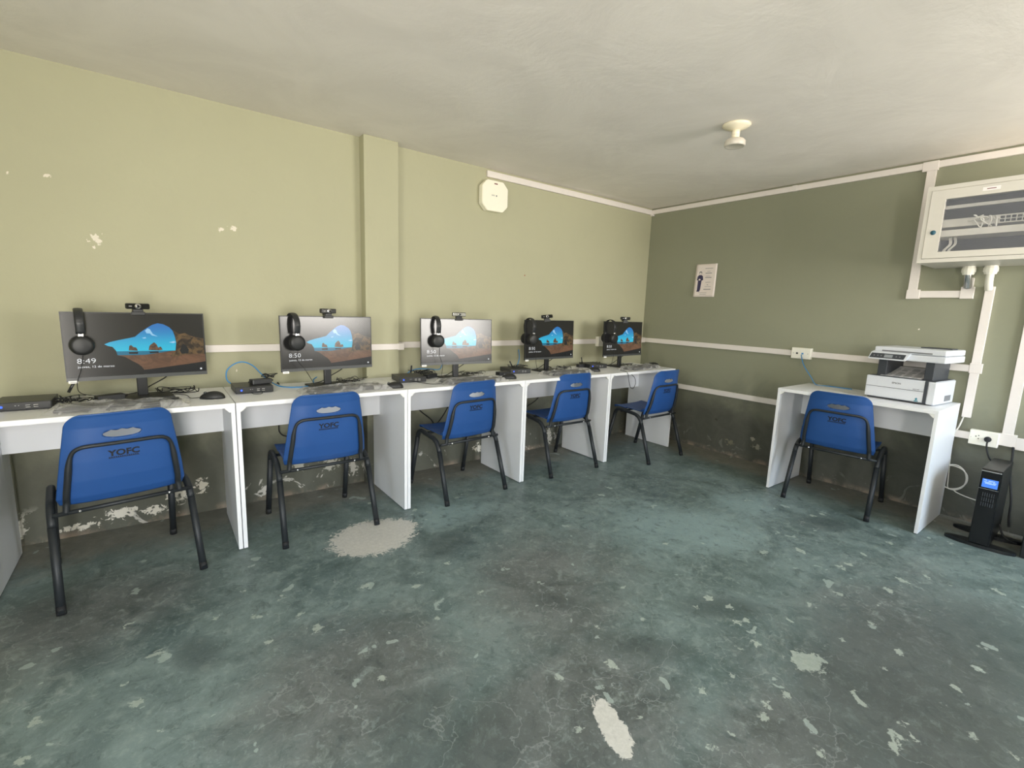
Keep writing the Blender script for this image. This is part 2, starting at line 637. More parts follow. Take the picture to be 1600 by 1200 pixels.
def link(name, bm, mats, parent=None, loc=None, smooth=False, solid=0.0, sub=0, autos=None):
    me = bpy.data.meshes.new(name)
    bm.to_mesh(me)
    bm.free()
    if isinstance(mats, str):
        mats = [mats]
    for k in mats:
        me.materials.append(MATS[k])
    if smooth:
        me.polygons.foreach_set('use_smooth', [True] * len(me.polygons))
    o = bpy.data.objects.new(name, me)
    col.objects.link(o)
    if parent is not None:
        o.parent = parent
    if loc is not None:
        o.location = loc
    if solid:
        md = o.modifiers.new('thick', 'SOLIDIFY')
        md.thickness = solid
        md.offset = 0
    if sub:
        md = o.modifiers.new('sub', 'SUBSURF')
        md.levels = md.render_levels = sub
    return o


def tag(o, label=None, cat=None, group=None, kind=None):
    if label:
        o['label'] = label
    if cat:
        o['category'] = cat
    if group:
        o['group'] = group
    if kind:
        o['kind'] = kind
    return o


def thing(name, label, cat, loc=(0, 0, 0), rz=0.0, group=None):
    o = bpy.data.objects.new(name, None)
    o.empty_display_size = .05
    col.objects.link(o)
    o.location = loc
    o.rotation_euler = (0, 0, rz)
    return tag(o, label, cat, group)


def copy_tree(o, parent=None):
    c = o.copy()
    col.objects.link(c)
    c.parent = parent
    for ch in [x for x in bpy.data.objects if x.parent == o]:
        copy_tree(ch, c)
    return c


def again(src, label, loc, rz, parent=None):
    c = copy_tree(src)
    c['label'] = label
    c.location = loc
    c.rotation_euler = (0, 0, rz)
    return c


def struct(name, bm, mat, **k):
    return tag(link(name, bm, mat, **k), kind='structure')


# ------------------------------------------------------------------ the room
T = .15
X0, Y0, H = ROOM_X0, ROOM_Y0, ROOM_H
# floor as a grid that carries wear fields and painted light and shade
def floor_px(u, v):
    d = fwd + rt2 * ((u - 800) / F_PX) - up2 * ((v - 600) / F_PX)
    c = cam.matrix_world.translation
    t = -c.z / d.z
    p = c + d * t
    return p.x, p.y


def build_floor():
    st = .025
    xs = np.arange(X0 - T, .0 + T + st, st)
    ys = np.arange(Y0 - T, .0 + T + st, st)
    XX, YY = np.meshgrid(xs, ys, indexing='ij')
    nx, ny = XX.shape
    co = np.stack([XX, YY, np.zeros_like(XX)], -1).reshape(-1, 3)
    idx = np.arange(nx * ny).reshape(nx, ny)
    quads = np.stack([idx[:-1, :-1], idx[1:, :-1], idx[1:, 1:], idx[:-1, 1:]], -1).reshape(-1, 4)
    me = bpy.data.meshes.new('floor')
    nb_ = len(co)
    low = co.copy()
    low[:, 2] = -.12
    # rim below so the slab has thickness
    me.from_pydata(co.tolist() + [(xs[0], ys[0], -.12), (xs[-1], ys[0], -.12), (xs[-1], ys[-1], -.12), (xs[0], ys[-1], -.12)],
                   [], quads.tolist() + [(nb_ + 3, nb_ + 2, nb_ + 1, nb_)]
                   + [tuple([nb_, nb_ + 1] + idx[::-1, 0].tolist())] + [tuple([nb_ + 2, nb_ + 3] + idx[:, -1].tolist())]
                   + [tuple([nb_ + 1, nb_ + 2] + idx[-1, ::-1].tolist())] + [tuple([nb_ + 3, nb_] + idx[0, :].tolist())])
    me.materials.append(MATS['worn_painted_concrete'])
    X, Y = co[:, 0], co[:, 1]

    def field(lst):
        f = np.full(nb_, -1.0)
        for (x, y, rx, ry, a) in lst:
            c_, s_ = math.cos(a), math.sin(a)
            dx, dy = X - x, Y - y
            u = (dx * c_ + dy * s_) / rx
            v = (-dx * s_ + dy * c_) / ry
            f = np.maximum(f, 1 - np.sqrt(u * u + v * v))
        return np.clip(f, -1, 1)
    chips_px = [(240, 1023, 26), (410, 962, 14), (440, 934, 16), (470, 960, 16), (495, 980, 26), (418, 1005, 14), (195, 1070, 22), (213, 1100, 20),
                (55, 1127, 22), (30, 1190, 26), (397, 963, 8), (340, 965, 16), (198, 977, 14), (258, 1140, 12), (380, 922, 12), (683, 965, 10),
                (596, 1060, 14), (570, 915, 10), (1145, 1055, 16), (1156, 1013, 14), (1155, 975, 10), (1168, 970, 14), (1140, 948, 10), (1107, 935, 8),
                (972, 917, 12), (930, 980, 14), (1088, 948, 10), (1190, 865, 14), (1195, 862, 10), (1250, 860, 12), (1245, 891, 12), (1327, 881, 10),
                (1315, 888, 16), (1295, 892, 10), (1407, 906, 18), (1388, 922, 14), (1310, 927, 14), (1376, 946, 10), (1268, 946, 14), (1360, 973, 16),
                (1447, 952, 10), (1290, 1007, 10), (1315, 998, 10), (1407, 1021, 12), (1384, 1045, 18), (1226, 1084, 14), (1098, 1080, 14), (1141, 1148, 22),
                (1000, 1122, 16), (1330, 1080, 20), (1345, 1098, 16), (1408, 1130, 14), (1397, 1147, 14), (1395, 1168, 14), (1438, 1158, 12), (1520, 1150, 22),
                (1535, 1012, 14), (1523, 1043, 16), (1495, 1076, 12), (1473, 1102, 12), (1485, 849, 9), (1348, 866, 8), (1391, 849, 8), (1100, 849, 8),
                (1284, 803, 10), (1270, 806, 10), (1040, 849, 6), (1003, 967, 8), (1200, 1102, 12), (1193, 1120, 12), (1112, 1167, 14), (1284, 1177, 14),
                (905, 1140, 14), (1450, 903, 12), (1485, 915, 9), (1560, 925, 16), (1585, 1180, 20), (960, 1040, 12), (950, 1035, 10), (873, 1060, 10),
                (650, 915, 8), (700, 880, 8), (750, 925, 8), (1180, 1005, 8), (1235, 972, 8)]
    ch = []
    rnd = random.Random(4)
    for u, v, s in chips_px:
        x, y = floor_px(u, v)
        x2, _ = floor_px(u + s / 2, v)
        ya, yb = floor_px(u, v - s * .3), floor_px(u, v + s * .3)
        r1 = max(.022, math.hypot(x2 - x, _ - y))
        r2 = max(.022, math.hypot(ya[0] - yb[0], ya[1] - yb[1]) / 2)
        ch.append((x, y, r1 * 1.25, r2 * 1.25, yaw_dir))
    ch.append((*floor_px(1258, 1032), .10, .075, .3))
    ch.append((*floor_px(1275, 1040), .06, .06, .3))
    bare = [(*floor_px(584, 838), .235, .20, .2), (*floor_px(600, 832), .2, .15, .2)]
    a = floor_px(944, 1112)
    b = floor_px(970, 1160)
    bare.append(((a[0] + b[0]) / 2, (a[1] + b[1]) / 2, .115, .042, math.atan2(b[1] - a[1], b[0] - a[0])))
    worn = [(*floor_px(850, 905), .75, .45, .5), (*floor_px(560, 1060), .55, .5, .2), (*floor_px(900, 1130), .6, .4, .2),
            (*floor_px(1450, 1050), 1.0, .6, .2), (*floor_px(150, 960), .5, .4, 0), (*floor_px(620, 740), .6, .3, 0), (*floor_px(1250, 1180), .5, .3, 0)]
    dark = [(*floor_px(1290, 818), .35, .2, -.6), (*floor_px(1130, 950), .35, .16, -.7), (*floor_px(1310, 1040), .3, .15, -.6), (*floor_px(700, 1180), .25, .2, 0),
            (*floor_px(700, 850), .3, .2, .3), (*floor_px(1010, 1010), .4, .12, -.8), (*floor_px(650, 1110), .25, .15, 0), (*floor_px(870, 940), .25, .1, -.8),
            (*floor_px(310, 1020), .12, .2, .3), (*floor_px(1430, 1110), 1.1, .6, .3), (*floor_px(1560, 1020), .7, .5, .2), (*floor_px(700, 1190), .5, .3, 0)]  # the broad last patches paint in the dimmer near floor
    pale = [(*floor_px(1060, 820), .9, .6, -.5), (*floor_px(1160, 790), .5, .35, -.5), (*floor_px(700, 800), .5, .3, 0)]  # bright floor sheen painted in as a lighter tone
    A = {'pale': field(pale), 'chip': field(ch), 'bare': field(bare), 'worn': np.clip(field(worn) * 1.3, -.45, 1), 'dark': np.clip(field(dark) * 1.4, -.3, 1)}
    dw = np.minimum(-Y, -X)
    A['dust'] = 1.15 - dw / .55
    for k, v in A.items():
        at = me.attributes.new(k, 'FLOAT', 'POINT')
        full = np.concatenate([v, np.full(4, -1.0)]).astype(np.float32)
        at.data.foreach_set('value', full)
    o = bpy.data.objects.new('floor', me)
    col.objects.link(o)
    tag(o, kind='structure')


yaw_dir = -yaw * -1.0
build_floor()

bm = nb()
add_box(bm, X0 - T, T, Y0 - T, T, H, H + .12)
struct('ceiling', bm, 'ceiling_plaster')
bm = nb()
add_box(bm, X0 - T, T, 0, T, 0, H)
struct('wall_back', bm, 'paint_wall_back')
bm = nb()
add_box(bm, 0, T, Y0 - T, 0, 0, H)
struct('wall_right', bm, 'paint_wall_right_shaded')
# pilaster on the back wall
bm = nb()
add_box(bm, -2.974, -2.743, -.0825, 0, 0, H, .004)
struct('wall_pilaster', bm, 'paint_wall_back')


def wall_with_openings(name, horizontal, a0, a1, fixed0, fixed1, opens):
    bm = nb()
    opens = sorted(opens)

    def bx(u0, u1, z0, z1):
        if u1 - u0 < 1e-4 or z1 - z0 < 1e-4:
            return
        if horizontal:
            add_box(bm, u0, u1, fixed0, fixed1, z0, z1)
        else:
            add_box(bm, fixed0, fixed1, u0, u1, z0, z1)
    cur = a0
    for u0, u1, z0, z1 in opens:
        bx(cur, u0, 0, H)
        bx(u0, u1, 0, z0)
        bx(u0, u1, z1, H)
        cur = u1
    bx(cur, a1, 0, H)
    struct(name, bm, 'paint_wall_side')


wall_with_openings('wall_rear', True, X0 - T, T, Y0 - T, Y0, REAR_OPEN)
wall_with_openings('wall_left', False, Y0, 0, X0 - T, X0, LEFT_OPEN)


def steel_window(name, frame, w, h, nv):
    bm = nb()
    t = .018
    for k in range(nv + 1):
        u = k / nv * (w - t * 2) + t
        add_prism(bm, [(u - t, 0), (u + t, 0), (u + t, h), (u - t, h)], .03, frame)
    for z in (0, h / 2 - t, h - 2 * t):
        add_prism(bm, [(0, z), (w, z), (w, z + 2 * t), (0, z + 2 * t)], .03, frame)
    return struct(name, bm, 'window_steel')


x0, x1, z0, z1 = REAR_OPEN[0]
steel_window('window_1', lambda u, v, w: (x0 + u, Y0 - .08 + w, z0 + v), x1 - x0, z1 - z0, 3)
y0_, y1_, zz0, zz1 = LEFT_OPEN[0]
steel_window('window_2', lambda u, v, w: (X0 - .08 + w, y0_ + u, zz0 + v), y1_ - y0_, zz1 - zz0, 3)
# door frame of the doorway behind
bm = nb()
dx0, dx1, _, dz1 = REAR_OPEN[1]
for u in (dx0, dx1 - .04):
    add_box(bm, u, u + .04, Y0 - .10, Y0 - .02, 0, dz1 - .04)
add_box(bm, dx0, dx1, Y0 - .10, Y0 - .02, dz1 - .04, dz1)
struct('trim_1', bm, 'window_steel')

# ------------------------------------------------------------------ desks
DW, DD, DH = .885, .513, .75
DY = -.608            # front edge of the row
XE = -.262            # right end of the row


def build_desk():
    t = thing('computer_desk', '', 'desk')
    w = DW - .004
    bm = nb()
    add_box(bm, -w / 2, w / 2, 0, DD, DH - .022, DH, .0012, 0)
    link('desktop', bm, 'white_melamine', t)
    for s in (-1, 1):
        bm = nb()
        xa = s * (w / 2) - (.018 if s > 0 else 0)
        add_box(bm, xa, xa + .018, .002, DD - .002, .004, DH - .0221, .001)
        link('side_panel', bm, 'white_melamine', t)
        bm = nb()
        xi = s * (w / 2 - .018)
        add_prism(bm, [(0, 0), (-.024 * s, 0), (-.024 * s, -.004), (-.006 * s, -.022), (0, -.022)], .02, lambda u, v, q: (xi + u, .004 + q, DH - .0222 + v), 0)
        link('corner_bracket', bm, 'white_bracket', t)
    bm = nb()
    add_box(bm, -w / 2 + .0185, w / 2 - .0185, DD - .12, DD - .104, .525, DH - .0222)
    link('modesty_panel', bm, 'white_melamine', t)
    return t


desk_labels = ['white computer desk at the left edge of the photo, cut off by the frame',
               'white computer desk with the looping blue network cable, second from the left edge',
               'white computer desk in the middle of the row, just right of the wall pilaster',
               'white computer desk second from the corner in the row along the olive wall',
               'white computer desk nearest the room corner in the row along the olive wall']
desk0 = build_desk()
for i in range(5):
    k = 4 - i
    loc = (XE - DW * (k + .5), DY, 0)
    if i == 0:
        desk0['label'] = desk_labels[0]
        desk0.location = loc
        desk0['group'] = 'desks in a row along the olive wall'
    else:
        again(desk0, desk_labels[i], loc, 0)
pd = again(desk0, 'white desk carrying the printer, alone against the shaded right wall', (-.541, -2.0815, 0), R(-90))
del pd['group']
DX = [XE - DW * (4 - i + .5) for i in range(5)]


# ------------------------------------------------------------------ chairs
def back_y(z):
    pts = [(.40, -.150), (.43, -.166), (.50, -.184), (.58, -.197), (.66, -.207), (.72, -.213), (.777, -.226)]
    for (z0, y0), (z1, y1) in zip(pts, pts[1:]):
        if z <= z1:
            t = (z - z0) / (z1 - z0)
            return y0 + (y1 - y0) * max(t, 0)
    return pts[-1][1]


def back_w(z):
    pts = [(.40, .205), (.43, .214), (.50, .206), (.60, .192), (.70, .177), (.777, .166)]
    for (z0, y0), (z1, y1) in zip(pts, pts[1:]):
        if z <= z1:
            t = (z - z0) / (z1 - z0)
            return y0 + (y1 - y0) * max(t, 0)
    return pts[-1][1]


def in_slot(x, z):
    """scalloped bean-shaped grip hole; <1 inside"""
    u = x / .063
    zc = .688
    dz = z - zc
    if dz > 0:
        hh = .0155 + .0022 * math.cos(u * PI * 3.6)
    else:
        hh = .0185
    return abs(u) ** 2.6 + abs(dz / hh) ** 2.2


def slot_mesh():
    nu, nv = 88, 84
    bm = nb()
    grid = {}
    zb = .40
    for i in range(nu + 1):
        u = -1 + 2 * i / nu
        w = .166
        r = .05
        x_ = abs(u) * w
        drop = 0
        if x_ > w - r:
            q = (x_ - (w - r)) / r
            drop = r * (1 - math.sqrt(max(0, 1 - min(q, .995) ** 2)))
        ztop = .777 - drop
        for j in range(nv + 1):
            v = j / nv
            z = zb + (ztop - zb) * v
            x = u * back_w(z)
            grid[i, j] = (x, z, u)
    V = {}
    for k, (x, z, u) in grid.items():
        y = back_y(z) + .030 * abs(u) ** 3.2 + .004 * (1 - abs(u)) * 0
        if z > .765:
            y -= (z - .765) * .25
        V[k] = bm.verts.new((x, y, z))
    inside = {k: in_slot(p[0], p[1]) for k, p in grid.items()}
    # snap boundary vertices onto the slot outline
    for (i, j), s in inside.items():
        if s < 1 and any((i + a, j + b) in inside and inside[i + a, j + b] >= 1 for a in (-1, 0, 1) for b in (-1, 0, 1)):
            x, z, u = grid[i, j]
            # move outward radially to the outline
            zc = .688
            lo, hi = 1.0, 3.0
            for _ in range(20):
                mid = (lo + hi) / 2
                if in_slot(x * mid, zc + (z - zc) * mid) < 1:
                    lo = mid
                else:
                    hi = mid
            V[i, j].co.x = x * lo
            V[i, j].co.z = zc + (z - zc) * lo
            inside[i, j] = 1.0
    for i in range(nu):
        for j in range(nv):
            ks = [(i, j), (i + 1, j), (i + 1, j + 1), (i, j + 1)]
            if any(inside[k] < 1 for k in ks):
                continue
            cx = sum(V[k].co.x for k in ks) / 4
            cz = sum(V[k].co.z for k in ks) / 4
            if in_slot(cx, cz) < .93:
                continue
            f = bm.faces.new([V[k] for k in ks])
            f.smooth = True
    for v in [v for v in bm.verts if not v.link_faces]:
        bm.verts.remove(v)
    return bm


def seat_mesh():
    bm = nb()
    nu, nv = 28, 26
    G = {}
    for i in range(nu + 1):
        u = -1 + 2 * i / nu
        for j in range(nv + 1):
            v = j / nv                       # 0 rear (joins backrest), 1 front lip
            # centre profile
            if v < .22:
                a = v / .22 * PI / 2
                y = -.150 + .050 * (1 - math.cos(a)) - .0
                z = .402 + .006 - .018 * math.sin(a) + .0
                y = -.150 + .050 * (1 - math.cos(a))
                zc = .402 - .010 * math.sin(a)
            elif v < .88:
                q = (v - .22) / .66
                y = -.100 + q * .285
                zc = .392 + .030 * q ** 1.2
            else:
                q = (v - .88) / .12
                a = q * PI / 2
                y = .185 + .022 * math.sin(a)
                zc = .422 - .022 * (1 - math.cos(a))
            w = .205 - .018 * max(0, (y + .1) / .3)
            if v > .88:
                w -= .016 * ((v - .88) / .12) ** 2
            z = zc + (.026 - .020 * min(1, max(0, v))) * abs(u) ** 3 * (1.6 if v < .6 else 1.0)
            if v < .22:
                z += .010 * abs(u) ** 3
                y += .030 * abs(u) ** 3.2 * (1 - v / .22)
            G[i, j] = bm.verts.new((u * w, y, z))
    for i in range(nu):
        for j in range(nv):
            f = bm.faces.new((G[i, j], G[i + 1, j], G[i + 1, j + 1], G[i, j + 1]))
            f.smooth = True
    return bm


def bend(a, b, c, r, n=6):
    """points rounding corner b between a and c"""
    a, b, c = Vector(a), Vector(b), Vector(c)
    d1, d2 = (a - b).normalized(), (c - b).normalized()
    p1, p2 = b + d1 * r, b + d2 * r
    return [((1 - t) ** 2) * p1 + 2 * t * (1 - t) * b + t * t * p2 for t in [k / n for k in range(n + 1)]]


def build_chair():
    t = thing('plastic_chair', '', 'chair')
    o = link('backrest', slot_mesh(), 'blue_plastic', t, solid=.0042)
    # lettering on the rear of the backrest
    bm = nb()

    def fr(u, v, w):
        z = .592 + v
        return (u, back_y(z) + .030 * abs(u / back_w(z)) ** 3.2 - .0028 - w, z)
    add_text(bm, 'YOFC', .024, fr, bold=.035, width=.104, align='CENTER')
    add_prism(bm, [(-.050, -.011), (.050, -.011), (.050, -.009), (-.050, -.009)], .0006, lambda u, v, w: fr(u, v, w))
    for k in range(14):
        u0 = -.049 + k * .007
        add_prism(bm, [(u0, -.0075), (u0 + .0052, -.0075), (u0 + .0052, -.004), (u0, -.004)], .0006, lambda u, v, w: fr(u, v, w))
    tag(link('lettering', bm, 'black_print', o), 'black printed letters and underline on the blue backrest')
    link('seat', seat_mesh(), 'blue_plastic', t, solid=.0042)
    rr = .0148
    for s in (-1, 1):
        RF = (s * .2405, -.2455, .004)
        RB = (s * .233, -.114, .392)
        FB = (s * .215, .150, .412)
        FF = (s * .224, .2455, .004)
        r1 = bend(RF, RB, FB, .075, 8)
        r2 = bend(RB, FB, FF, .055, 8)
        path = r1 + r2
        bm = nb()
        add_tube(bm, path, rr, 12)
        link('side_rail', bm, 'black_steel', t)
        bm = nb()
        add_tube(bm, [RF, r1[0]], rr * 1.02, 12)
        lg = link('leg', bm, 'black_steel', t)
        bm = nb()
        d = (Vector(r1[0]) - Vector(RF)).normalized()
        add_tube(bm, [Vector(RF) - Vector((0, 0, .004)), Vector(RF) + d * .03], rr * 1.06, 12)
        link('foot_cap', bm, 'black_rubber', lg)
        bm = nb()
        add_tube(bm, [r2[-1], FF], rr * 1.02, 12)
        lg = link('leg', bm, 'black_steel', t)
        bm = nb()
        d = (Vector(r2[-1]) - Vector(FF)).normalized()
        add_tube(bm, [Vector(FF) - Vector((0, 0, .004)), Vector(FF) + d * .03], rr * 1.06, 12)
        link('foot_cap', bm, 'black_rubber', lg)
    for nm, y, z, w in (('cross_bar', -.150, .372, .232), ('cross_bar', .10, .391, .212)):
        bm = nb()
        add_tube(bm, [(-w, y, z), (w, y, z)], .0085, 10)
        link(nm, bm, 'black_steel', t)
    # tube frame hugging the back
    def bp(x, z):
        return Vector((x, back_y(z) + .030 * abs(x / back_w(z)) ** 3.2 - .0118, z))
    pts = []
    for s in (-1, 1):
        side = [bp(s * .186, .415), bp(s * .184, .45), bp(s * .176, .52), bp(s * .168, .585)]
        corner = [bp(s * .158, .622), bp(s * .140, .640), bp(s * .112, .647)]
        q = [Vector((s * .19, -.150, .372))] + side + corner
        pts.append(q)
    path = pts[0] + [bp(-.05, .648), bp(.05, .648)] + list(reversed(pts[1]))
    bm = nb()
    sp = smooth_path(path, 5)
    add_tube(bm, sp, .0075, 12, ry=None, radii=[.0075 + .004 * max(0, min(1, (.61 - p.z) / .05)) for p in sp])  # sides thickened to include the groove's inner shadow
    link('back_frame', bm, 'black_steel', t)
    for s in (-1, 1):
        bm = nb()
        add_lathe(bm, [(0, .004), (.004, .003), (.006, 0)], 12, 0, (s * .15, -.158, .372), 'Y')
        link('screw', bm, 'steel_screw', t)
    return t


chair0 = build_chair()
CH = [(-4.258, -.509, 10.1, 'blue plastic chair at the leftmost desk, turned slightly and largest in the photo'),
      (-3.393, -.460, 1.35, 'blue plastic chair at the second desk, its right rear leg beside the pale floor patch'),
      (-2.466, -.425, 4.6, 'blue plastic chair at the middle desk, right of the wall pilaster'),
      (-1.543, -.415, -1.0, 'blue plastic chair pushed under the desk second from the corner'),
      (-.639, -.591, 1.7, 'blue plastic chair pulled out at the desk nearest the room corner'),
      (-.369, -2.02, -85.0, 'blue plastic chair at the printer desk, facing the shaded right wall')]
for i, (x, y, a, lb) in enumerate(CH):
    if i == 0:
        chair0.location = (x, y, 0)
        chair0.rotation_euler = (0, 0, R(a))
        chair0['label'] = lb
        chair0['group'] = 'blue chairs at the desks'
    else:
        again(chair0, lb, (x, y, 0), R(a))


# ------------------------------------------------------------------ monitors
MW, MH = .54, .313
ORD = ['leftmost desk', 'second desk from the left', 'middle desk', 'desk second from the corner', 'desk nearest the room corner']


def scr_uv(px, py):
    """photo crop pixel of the first screen -> fraction of the lit area"""
    tl, tr, br, bl = (362, 200), (1265, 200), (1296, 562), (418, 600)
    # inverse bilinear by iteration
    u, v = .5, .5
    for _ in range(30):
        x = (1 - v) * ((1 - u) * tl[0] + u * tr[0]) + v * ((1 - u) * bl[0] + u * br[0])
        y = (1 - v) * ((1 - u) * tl[1] + u * tr[1]) + v * ((1 - u) * bl[1] + u * br[1])
        u += (px - x) / 900
        v += (py - y) / 380
    return u, v


def build_monitor(tilt, time_text, seed):
    t = thing('computer_monitor', '', 'monitor')
    zb = .0985           # lower edge above the desk

    def fr(u, v, w):
        # u along the width from the left edge, v height above lower edge, w towards the viewer
        return (u - MW / 2, v * math.sin(tilt) - w * math.cos(tilt), zb + v * math.cos(tilt) - w * math.sin(tilt) * 0)
    bm = nb()
    add_prism(bm, [(0, 0), (MW, 0), (MW, MH), (0, MH)], -.010, fr, 0)
    add_prism(bm, [(.06, .03), (MW - .06, .03), (MW - .06, MH - .07), (.06, MH - .07)], -.036, fr, 0, .006)
    cas = link('casing', bm, 'monitor_casing', t)
    bm = nb()
    add_prism(bm, [(0, .0), (MW, 0), (MW, .016), (0, .016)], .0018, fr, 0)
    link('lower_bezel', bm, 'monitor_chin', t)
    # lit picture
    L, Bt, Wd, Ht = .005, .018, MW - .010, MH - .023
    bm = nb()
    names = ['picture_cave', 'picture_sky', 'picture_sea', 'picture_sand', 'picture_rock', 'picture_stack', 'picture_shade', 'picture_cloud']

    def P(pts, layer):
        return [fr(L + u * Wd, Bt + (1 - v) * Ht, .0004 + layer * .00012) for u, v in [scr_uv(*p) for p in pts]]
    add_poly(bm, [fr(L, Bt, .0004), fr(L + Wd, Bt, .0004), fr(L + Wd, Bt + Ht, .0004), fr(L, Bt + Ht, .0004)], 0)
    add_poly(bm, P([(618, 392), (650, 378), (700, 366), (760, 354), (805, 344), (840, 315), (880, 288), (915, 268), (950, 258), (990, 264), (1030, 282), (1055, 305),
                    (1070, 340), (1080, 380), (1076, 432), (690, 436), (668, 408), (640, 402)], 1), 1)
    for cl in ([(868, 305), (885, 290), (900, 296), (920, 325), (955, 342), (915, 335), (900, 322), (880, 322)], [(1030, 378), (1062, 370), (1080, 376), (1060, 384)],
               [(850, 350), (872, 346), (880, 352), (862, 356)]):
        add_poly(bm, P(cl, 2), 7)
    add_poly(bm, P([(688, 436), (1076, 430), (1040, 434), (960, 446), (870, 458), (700, 460)], 2), 2)
    add_poly(bm, P([(700, 460), (870, 458), (960, 446), (1076, 430), (1288, 455), (1294, 500), (1180, 515), (1020, 535), (870, 553), (850, 530), (790, 495), (745, 470)], 3), 3)
    add_poly(bm, P([(1058, 300), (1100, 325), (1140, 318), (1180, 335), (1220, 345), (1275, 352), (1284, 452), (1150, 456), (1075, 468), (1040, 464), (1078, 430), (1082, 380), (1072, 340)], 4), 4)
    add_poly(bm, P([(768, 430), (770, 402), (782, 396), (795, 408), (815, 412), (826, 432)], 4), 5)
    add_poly(bm, P([(895, 428), (900, 400), (915, 388), (930, 378), (945, 390), (958, 412), (975, 405), (988, 426), (960, 430)], 4), 5)
    add_poly(bm, P([(768, 440), (828, 438), (826, 452), (772, 452)], 4), 6)
    add_poly(bm, P([(900, 438), (960, 436), (962, 446), (905, 448)], 4), 6)
    add_poly(bm, P([(1128, 385), (1150, 400), (1170, 425), (1165, 448), (1120, 452), (1105, 430)], 5), 6)
    # dark foreground bank
    add_poly(bm, P([(618, 394), (640, 402), (668, 408), (690, 432), (700, 460), (745, 470), (790, 495), (830, 515), (850, 530), (862, 562), (870, 582), (430, 598), (520, 480), (560, 410)], 4), 0)
    add_poly(bm, P([(862, 554), (1020, 535), (1180, 515), (1294, 500), (1296, 560), (872, 580)], 4), 6)
    scr = link('screen', bm, names, t)
    bm = nb()
    f2 = lambda u, v, w: fr(L + .037 + u, Bt + .062 + v, .0014 + w * 0)
    add_text(bm, time_text, .023, f2, width=.064, bold=-.012)
    tag(link('clock_text', bm, 'picture_text', scr), 'white clock digits on the screen')
    bm = nb()
    f3 = lambda u, v, w: fr(L + .037 + u, Bt + .042 + v, .0014 + w * 0)
    add_text(bm, 'jueves, 12 de marzo', .0095, f3, width=.128)
    tag(link('date_text', bm, 'picture_text', scr), 'small white date line on the screen')
    bm = nb()
    add_prism(bm, [(MW - .030, .027), (MW - .022, .027), (MW - .022, .035), (MW - .030, .035)], .0006, lambda u, v, w: fr(u, v, .0014 + w * .1))
    tag(link('corner_icon', bm, 'picture_text', scr), 'tiny white icon in the lower right of the screen')
    bm = nb()
    add_prism(bm, [(.006, -.008), (.038, -.008), (.038, .004), (.006, .004)], .0008, lambda u, v, w: fr(u, v, .0020 + w))
    add_prism(bm, [(.012, -.004), (.032, -.004), (.032, -.002), (.012, -.002)], .0003, lambda u, v, w: fr(u, v, .0029 + w), 1)
    tag(link('sticker', bm, ['white_sticker', 'grey_print'], t), 'white sticker on the lower left corner')
    bm = nb()
    add_box(bm, -.021, .021, .028, .048, .008, .26, .004)
    link('stand_neck', bm, 'monitor_casing', t)
    bm = nb()
    add_box(bm, -.115, .115, -.075, .095, 0, .010, .003)
    link('stand_base', bm, 'black_plastic', t)
    return t


MON = [(-4.151, -.278, .118, .026, '8:49', 'black monitor on the leftmost desk, its screen clock reading 8:49'),
       (-3.272, -.295, .117, .025, '8:50', 'black monitor left of the wall pilaster, on the second desk from the left'),
       (-2.421, -.336, -.075, .050, '8:50', 'black monitor on the middle desk, its screen paled by window reflection'),
       (-1.527, -.282, .041, .036, '8:50', 'black monitor on the desk second from the room corner'),
       (-.646, -.298, .026, .034, '8:50', 'black monitor closest to the room corner')]
for i, (x, y, a, ti, tx, lb) in enumerate(MON):
    mo = build_monitor(ti, tx, i)
    mo.location = (x, y, .75)
    mo.rotation_euler = (0, 0, a)
    tag(mo, lb, None, 'monitors on the desk row')


def mon_top(i, u):
    """world point on the top edge of monitor i, u metres from its centre"""
    x, y, a, ti = MON[i][:4]
    ly = MH * math.sin(ti)
    return (x + u * math.cos(a) - ly * math.sin(a), y + u * math.sin(a) + ly * math.cos(a), .75 + .0985 + MH * math.cos(ti))


# ------------------------------------------------------------------ webcams
def build_webcam():
    t = thing('webcam', '', 'webcam')
    bm = nb()
    add_box(bm, -.046, .046, -.016, .012, .016, .043, .006, seg=3)
    link('body', bm, 'dark_plastic', t)
    bm = nb()
    add_box(bm, -.043, .043, -.0175, -.0155, .019, .040, .001)
    link('front_plate', bm, 'ups_gloss', t)
    bm = nb()
    add_lathe(bm, [(.0, .006), (.006, .006), (.0075, .004), (.012, .004), (.013, 0)], 20, 0, (0, -.0165, .0295), 'Y')
    link('lens_ring', bm, 'silver', t)
    bm = nb()
    add_lathe(bm, [(.0, .0012), (.0065, 0.0)], 16, 0, (0, -.0226, .0295), 'Y')
    link('lens', bm, 'ups_gloss', t)
    bm = nb()
    add_prism(bm, [(-.034, .028), (-.022, .028), (-.022, .031), (-.034, .031)], .0005, lambda u, v, w: (u, -.0176 - w, v))
    tag(link('badge', bm, 'light_grey_print', t), 'small pale mark on the front')
    bm = nb()
    add_box(bm, -.026, .026, -.016, -.003, -.012, .004, .002)
    add_box(bm, -.020, .020, -.012, .030, .001, .0165, .003)
    link('clip', bm, 'black_plastic', t)
    return t


